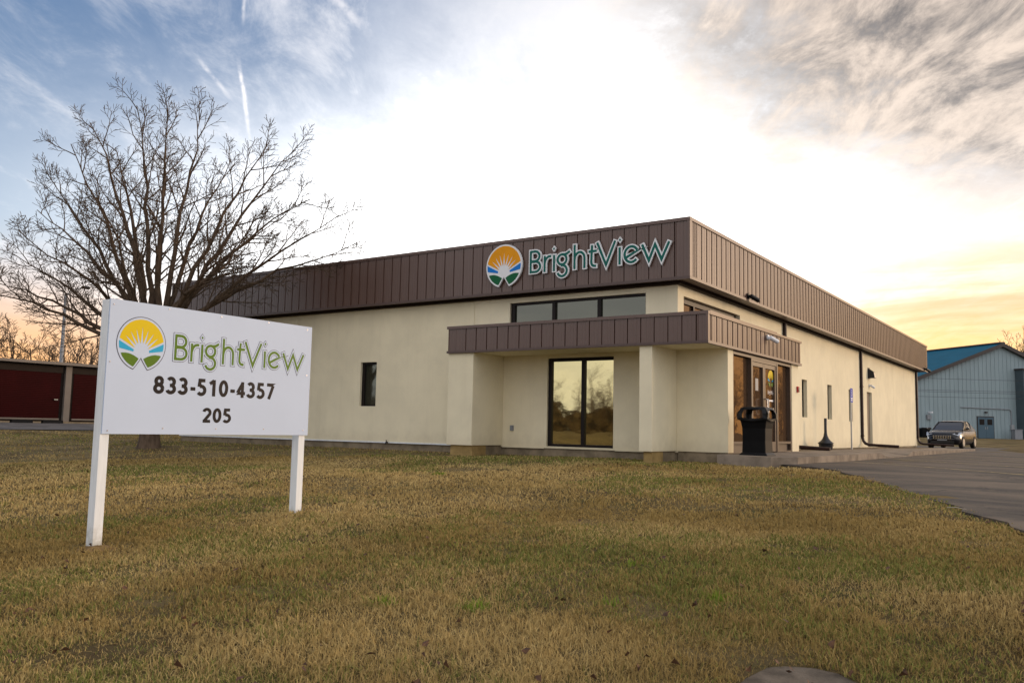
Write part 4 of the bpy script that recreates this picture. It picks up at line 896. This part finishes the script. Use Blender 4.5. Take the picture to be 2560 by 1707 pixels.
def big_tree():
    Dt = 23.0; S_ = Dt/FOC; tx, ty = ahead(Dt, (385-1280)*S_); tz = float(gz(tx, ty))-.03
    tr = thing('bare_tree', 'large leafless spreading tree standing behind the white lawn sign', 'tree', (tx, ty, tz))
    rg = []
    for zz, r in ((-.15, .40), (0, .345), (.12, .30), (.35, .265), (.9, .245), (1.5, .25), (2.1, .27), (2.7, .25), (3.3, .18), (3.8, .10)):
        rg.append([(r*math.cos(a)*(1+.07*math.sin(3*a+zz)), r*math.sin(a)*(1+.07*math.cos(2*a+zz*2)), zz) for a in (2*math.pi*k/14 for k in range(14))])
    MB().rings(rg).obj('trunk', M['bark'], tr, smooth=True)
    rw = Vector((RH.x, RH.y, 0)); fwv = Vector((FH.x, FH.y, 0))
    tips = [(5, 570, 1), (-60, 655, -1.5), (-30, 640, 1.0), (15, 520, -2), (70, 365, .5), (62, 455, 2), (122, 290, -1), (168, 238, 1.4), (280, 203, .3), (345, 205, -1.2), (432, 212, .8), (505, 330, 2.2), (598, 280, -.3), (655, 305, 1.2), (690, 420, -1.5), (640, 480, 2.5), (765, 468, -.6), (812, 545, .8), (230, 300, 2.8), (200, 420, -2.9), (560, 520, -2.5), (350, 300, 2.4)]
    for q, (dx, dy, dep) in enumerate(tips):
        k = (Dt+dep)/FOC; lat = (dx*1.0884-1280)*k-(385-1280)*S_; yh = 853.5+FOC*math.tan(PITCH)+(dx*1.0884-1280)*.0204
        ht = .636-tz+(yh-(dy+(24 if dy < 480 else 8))*1.0884)*k
        tip = rw*lat+fwv*dep+Vector((0, 0, ht)); low = ht < 5.2
        h0 = rnd.uniform(1.7, 2.5) if low else rnd.uniform(1.9, 3.3)
        a = math.atan2(dep, lat); p0 = (rw*math.cos(a)+fwv*math.sin(a))*.10+Vector((0, 0, h0))
        if low: p1 = p0+Vector((tip.x*.40, tip.y*.40, (tip.z-h0)*.72+.1))
        else: p1 = p0+Vector((tip.x*.30, tip.y*.30, (tip.z-h0)*.50))
        n = 12; pts = wiggle(bez(p0, p1, tip, n), .035); L = sum((pts[i+1]-pts[i]).length for i in range(n))
        r0 = .042+.0075*L; b = MB()
        b.tube(pts, [max(.012, r0*(1-i/n)**.85) for i in range(n+1)], 8, cap=False)
        kids(b, pts, L*.72, r0*.8, 0, (13, 7, 4), .0060, .22, (6, 5, 4, 3), .30)
        b.obj('limb', M['bark'], tr, smooth=True)
big_tree()
def small_tree(name, label, x, y, H, spread, mt, group=None, nl=7, rmin=.012, kid=(8, 4)):
    t = thing(name, label, 'tree', (x, y, float(gz(x, y))-.05), rnd.uniform(0, 6), group)
    b = MB(); pts = wiggle([Vector((0, 0, H*.75*i/6)) for i in range(7)], .06); b.tube(pts, [H*.013*(1-.75*i/6)+.02 for i in range(7)], 7, cap=False); b.obj('trunk', mt, t, smooth=True)
    cr = MB()
    for k in range(nl):
        zz = H*rnd.uniform(.25, .72); a = 2.4*k+rnd.random(); f = zz/(H*.75)*6; i = min(5, int(f)); p0 = pts[i].lerp(pts[i+1], f-i)
        tip = Vector((math.cos(a)*spread*rnd.uniform(.5, 1), math.sin(a)*spread*rnd.uniform(.5, 1), min(H, zz+H*rnd.uniform(.18, .38))))
        pp = wiggle(bez(p0, p0+Vector((tip.x*.5, tip.y*.5, (tip.z-zz)*.35)), tip, 6), .05); L = (tip-p0).length
        cr.tube(pp, [max(rmin, H*.0055*(1-i/6)) for i in range(7)], 5, cap=False); kids(cr, pp, L, H*.004, 1, kid, rmin, .3, (5, 4, 3, 3))
    cr.obj('crown', mt, t); return t
words_ = ['slender leafless tree rising behind the storage roof, furthest left', 'leafless tree left of the lamp post behind the storage roof', 'thin forked bare tree just left of the grey lamp post', 'bare tree close behind the grey lamp post', 'bare tree right of the lamp post above the storage roof', 'twiggy bare tree between the lamp post and the sign board', 'bare tree low over the storage roof beside the sign board', 'bare sapling behind the sign board edge', 'leafless tree seen through the big tree, left side', 'leafless tree seen through the big tree, middle', 'leafless tree seen through the big tree, near the building']
for i, lb in enumerate(words_):
    Dd = 72+rnd.uniform(-6, 12); px2 = (-30, 28, 72, 118, 160, 192, 226, 262, 300, 345, 405)[i]; x, y = ahead(Dd, (px2-1280)*Dd/FOC)
    small_tree('slender_tree', lb, x, y, rnd.uniform(8.0, 11.5), rnd.uniform(1.7, 2.6), M['far_bark'], 'bare trees beyond the storage units', 9, .016, (9, 5))
for px2, Dd, H, lb in ((2556, 120, 15.5, 'bare treetop rising beyond the warehouse roof at the right edge'), (2500, 128, 12.8, 'bare twigs just clearing the warehouse ridge')):
    x, y = ahead(Dd, (px2-1280)*Dd/FOC); small_tree('slender_tree', lb, x, y, H, 2.6, M['far_bark'], None, 10, .02, (8, 4))
# distant woods that the glass reflects (behind the viewer and across the lot): one mass each
def woods(name, pts, H):
    b = MB()
    for x, y in pts:
        z0 = float(gz(x, y)); h = H*rnd.uniform(.6, 1.1); b.tube([(x, y, z0), (x+rnd.gauss(0, .3), y, z0+h*.8)], [.18, .05], 5, cap=False)
        for k in range(16):
            zz = z0+h*rnd.uniform(.12, .75); a = rnd.random()*6.28; L = h*rnd.uniform(.15, .35); p = Vector((x, y, zz)); d = Vector((math.cos(a), math.sin(a), rnd.uniform(.5, 1.2))).normalized()
            q = p+d*L; b.tube([p, q], [.05, .02], 3, cap=False)
            for j in range(5):
                s = p.lerp(q, rnd.uniform(.3, 1)); e = Vector((rnd.gauss(0, 1), rnd.gauss(0, 1), rnd.uniform(.2, 1.4))).normalized(); b.tube([s, s+e*L*.45], [.025, .012], 3, cap=False)
    return tag(b.obj(name, M['far_bark']), kind='stuff')
woods('bare_woods', [(rnd.uniform(-95, 30), -78+rnd.uniform(-9, 6)) for _ in range(120)], 9)
AZW = [rnd.uniform(4.5, 34) for _ in range(110)]
woods('bare_woods', [(CAM.x+math.sin(R_(a))*d, CAM.y+math.cos(R_(a))*d) for a, d in ((a, rnd.uniform(112, 138)) for a in AZW)], 13)
def thicket(xs_, y0, H):
    b = MB()
    for x in xs_:
        y = y0+rnd.uniform(-4, 4); z0 = float(gz(x, y)); h = H*rnd.uniform(.45, 1.15)
        for k in range(60):
            p = Vector((x+rnd.gauss(0, .9), y+rnd.gauss(0, .9), z0+h*rnd.random()**1.2)); d = Vector((rnd.gauss(0, 1), rnd.gauss(0, 1), rnd.gauss(.3, 1))).normalized()*.7; e = d.cross(Vector((rnd.gauss(0, 1), rnd.gauss(0, 1), rnd.gauss(0, 1)))).normalized()*.55
            b.add([p-d, p+e, p+d, p-e], [(0, 1, 2, 3)])
    return tag(b.obj('undergrowth', M['thicket']), kind='stuff')
M['thicket'] = mat('dry_undergrowth', (.075, .058, .032), .95, spec=.1, var=.4, vscale=.6)
thicket([-100+1.05*i for i in range(125)], -76, 3.4)
# ------------------------------------------------------------------ concrete pad near the viewer, soil at the posts, dead leaves, twig
pc = MB(); xs_ = PADP
n_ = len(xs_); pc.add([(x, y, float(gz(x, y))+.010) for x, y in xs_]+[(x, y, float(gz(x, y))-.1) for x, y in xs_], [tuple(range(n_-1, -1, -1))]+[(i, (i+1) % n_, n_+(i+1) % n_, n_+i) for i in range(n_)])
M['old_concrete'] = mat('old_concrete', (.13, .105, .080), .95, spec=.1, var=.35, vscale=6, bump=.7, bscale=60)
tag(pc.obj('concrete_pad', M['old_concrete']), kind='structure')
M['dirt'] = mat('loose_soil', (.20, .125, .055), .95, spec=.1, var=.3, vscale=20, bump=.8, bscale=30)
def mound(x, y, rx_, ry_, h):
    b = MB(); rg = []
    for i, f in enumerate((1, .8, .55, .28, .05)):
        rg.append([(x+rx_*f*math.cos(a)*(1+.18*math.sin(3*a+x)), y+ry_*f*math.sin(a)*(1+.15*math.cos(2*a)), float(gz(x, y))-.03+(h+.03)*(1-f*f)+.008*rnd.random()) for a in (2*math.pi*k/18 for k in range(18))])
    return tag(b.rings(rg).obj('soil_mound', M['dirt'], smooth=True), kind='structure')
mound(-.10, -10.36, .34, .24, .045); mound(-.20, -12.80, .30, .24, .022)
# ------------------------------------------------------------------ lawn blades
def inpoly(x, y, P):
    c = np.zeros(x.shape, bool); n = len(P)
    for i in range(n):
        (xa, ya), (xb, yb) = P[i], P[(i+1) % n]
        c ^= ((ya > y) != (yb > y)) & (x < (xb-xa)*(y-ya)/((yb-ya) or 1e-9)+xa)
    return c
def lawn():
    rs = np.random.RandomState(11); parts = []
    def scatter(n, r0, r1, p):
        u = rs.rand(n); r = (r0**p+u*(r1**p-r0**p))**(1/p); th = (rs.rand(n)-.5)*R_(92)
        f = r*np.cos(th); l = r*np.sin(th)
        return CAM.x+FH.x*f+RH.x*l, CAM.y+FH.y*f+RH.y*l, r
    V = []; F3 = []; C = []; base = 0
    for n, r0, r1, p in ((500000, 3.0, 10, 1.15), (260000, 10, 20, 1.2), (120000, 20, 42, 1.3)):
        x, y, r = scatter(n, r0, r1, p)
        keep = ~lot_mask(x, y, .07+.05*vnoise(x, y, 3., 77))
        keep &= ~((y > .22) & (y < 30) & (x > BX0w-.0) & (x < 2.2)); keep &= ~((x > -.45) & (y > -.33) & (x < 2.25) & (y < 30)) | ((x < .69) & (y < .2))
        keep &= ~((x > .69) & (y > -.33) & (y < 30) & (x < 2.25)); keep &= ~(((x > -5.75) & (x < -5.05) | (x > -.68) & (x < -.45)) & (y > PF+.05) & (y < .4))
        keep &= ~((x < -29.3)); keep &= ~inpoly(x, y, PADP)
        tx, ty = ahead(23, (385-1280)*23/FOC); dtr = np.hypot(x-tx, y-ty); keep &= dtr > .42; keep &= (rs.rand(n) < np.clip((dtr-.3)/1.4, .25, 1))
        bare = vnoise(x, y, .9, 21)*.6+vnoise(x, y, 2.7, 22)*.4; keep &= rs.rand(n) < np.clip(1.55-bare*1.15, .2, 1)
        keep &= rs.rand(n) < np.clip(.18+1.75*(vnoise(x, y, 7.5, 61)*.6+vnoise(x, y, 3.4, 62)*.4), 0, 1)
        for mx, my in ((-.12, -10.33), (-.2, -12.8)): keep &= (np.hypot(x-mx, y-my) > .28) | (rs.rand(n) < .42)
        for sx_, sy_, ra in ((-2.3, -4.4, .45), (3.3, -5.26, .28)): keep &= (np.hypot((x-sx_)*.6, y-sy_) > ra) | (rs.rand(n) < .15)
        x, y, r = x[keep], y[keep], r[keep]; k = len(x)
        patch = vnoise(x, y, .35, 31)*.5+vnoise(x, y, 1.05, 32)*.3+vnoise(x, y, 3.1, 33)*.2
        near_wall = np.exp(-np.abs(y+.5)/1.1)*(x < 3)
        gp = np.clip((patch-.47)*4.2+near_wall*.5+.12, 0, 1)
        tuft = np.zeros(k)
        for gx_, gy_, ra in ((-2.04, -5.8, .16), (3.86, -12.7, .10), (3.31, -12.94, .09), (4.55, -12.2, .08), (4.1, -11.0, .10), (5.1, -11.8, .09)): tuft = np.maximum(tuft, np.exp(-((x-gx_)**2+(y-gy_)**2)/ra**2))
        isg = rs.rand(k) < np.maximum(gp*.62, tuft*.9)
        straw = np.array([.52, .385, .165]); straw2 = np.array([.33, .235, .085]); green = np.array([.19, .20, .055]); vivid = np.array([.19, .30, .03]); dark = np.array([.11, .075, .038])
        mixv = np.clip(rs.rand(k)*.7+(vnoise(x, y, .8, 41)-.5)*1.3+(vnoise(x, y, .28, 42)-.5)*.9+.18, 0, 1)[:, None]
        col_ = straw*(1-mixv)+straw2*mixv; col_ = np.where((rs.rand(k) < .04+.30*np.clip(vnoise(x, y, 1.3, 43)-.45, 0, 1))[:, None], dark, col_)
        gcol = green*(.75+.6*rs.rand(k)[:, None])*(1-tuft[:, None]*.8)+vivid*tuft[:, None]*.8
        col_ = np.where(isg[:, None], gcol, col_)*(.8+.4*rs.rand(k)[:, None])
        cl = vnoise(x, y, 7.5, 61)*.6+vnoise(x, y, 3.4, 62)*.4; h = (.022+.034*rs.rand(k))*(1+.7*tuft)*(.55+.5*vnoise(x, y, 1.4, 51)+.55*cl); h *= np.where(isg, 1.0, .95)
        wd = np.maximum(.0021, .00056*r)*(.7+.6*rs.rand(k))
        a = rs.rand(k)*2*np.pi; lean = np.where(rs.rand(k) < .45, rs.uniform(.8, 2.3, k), rs.uniform(.1, .8, k)); fx, fy = np.cos(a), np.sin(a); b2 = rs.rand(k)*2*np.pi; wx, wy = np.cos(b2)*wd, np.sin(b2)*wd
        z0 = ground_z(x, y)-.006
        p0 = np.stack([x-wx, y-wy, z0], 1); p1 = np.stack([x+wx, y+wy, z0], 1)
        m0 = np.stack([x-wx*.75+fx*h*lean*.35, y-wy*.75+fy*h*lean*.35, z0+h*.62/np.sqrt(1+.3*lean**2)], 1); m1 = m0+np.stack([wx*1.5, wy*1.5, 0*wx], 1)
        tp_ = np.stack([x+fx*h*lean, y+fy*h*lean, z0+h/np.sqrt(1+.7*lean**2)], 1)
        if r0 < 12:
            vv = np.stack([p0, p1, m1, m0, tp_], 1).reshape(-1, 3); o = base+np.arange(k)[:, None]*5; tri = np.concatenate([o+[0, 1, 2], o+[0, 2, 3], o+[3, 2, 4]]); nv = 5
        else:
            vv = np.stack([p0, p1, tp_], 1).reshape(-1, 3); o = base+np.arange(k)[:, None]*3; tri = o+[0, 1, 2]; nv = 3
        V.append(vv); F3.append(tri); C.append(np.repeat(col_, nv, 0)); base += len(vv)
    V = np.concatenate(V); F3 = np.concatenate(F3).astype(np.int32); C = np.concatenate(C)
    me = bpy.data.meshes.new('grass'); me.vertices.add(len(V)); me.vertices.foreach_set('co', V.astype(np.float32).ravel())
    me.loops.add(F3.size); me.loops.foreach_set('vertex_index', F3.ravel()); me.polygons.add(len(F3)); me.polygons.foreach_set('loop_start', np.arange(0, F3.size, 3, dtype=np.int32))
    me.update(); at = me.attributes.new('blade', 'FLOAT_COLOR', 'POINT'); at.data.foreach_set('color', np.concatenate([C, np.ones((len(C), 1))], 1).astype(np.float32).ravel())
    Mx = bpy.data.materials.new('dormant_grass'); Mx.use_nodes = True; t = Mx.node_tree; g = G(t); t.nodes.clear()
    an = g.node('ShaderNodeAttribute', attribute_name='blade'); df = g.node('ShaderNodeBsdfDiffuse'); tl = g.node('ShaderNodeBsdfTranslucent'); t.links.new(an.outputs['Color'], df.inputs[0]); t.links.new(an.outputs['Color'], tl.inputs[0])
    mx = g.node('ShaderNodeMixShader'); mx.inputs[0].default_value = .2; t.links.new(df.outputs[0], mx.inputs[1]); t.links.new(tl.outputs[0], mx.inputs[2]); o = g.node('ShaderNodeOutputMaterial'); t.links.new(mx.outputs[0], o.inputs[0])
    me.materials.append(Mx); ob = link('grass', me); tag(ob, kind='stuff'); print('grass tris', len(F3))
lawn()
def leaves():
    b = MB(); rs = random.Random(5)
    for _ in range(260):
        D_ = 3.6+rs.random()**1.6*17; L_ = rs.uniform(-.62, .62)*D_; x, y = ahead(D_, L_)
        if bool(lot_mask(np.array(x), np.array(y), -.1)) or y > -1.2: continue
        z0 = float(ground_z(np.array(x), np.array(y)))+.03+.02*rs.random(); s = rs.uniform(.012, .030); a = rs.random()*6.28; c, s2 = math.cos(a)*s, math.sin(a)*s; k1, k2 = rs.uniform(-.02, .03), rs.uniform(-.02, .03)
        b.add([(x-c, y-s2, z0), (x+s2*.6, y-c*.6, z0+k1), (x+c, y+s2, z0+k2), (x-s2*.6, y+c*.6, z0+.012)], [(0, 1, 2), (0, 2, 3)])
    tag(b.obj('fallen_leaves', mat('dead_leaf', (.085, .038, .016), .8, var=.5, vscale=40)), kind='stuff')
leaves()
zz = float(gz(5.8, -6.46))+.05; M['pale_wood'] = mat('pale_wood', (.42, .36, .28), .8)
tag(MB().tube([(5.70, -6.40, zz), (5.80, -6.455, zz+.012), (5.90, -6.515, zz)], [.005, .006, .004], 6).obj('pale_stick', M['pale_wood']), 'pale thin stick lying on the grass near the asphalt edge', 'stick')
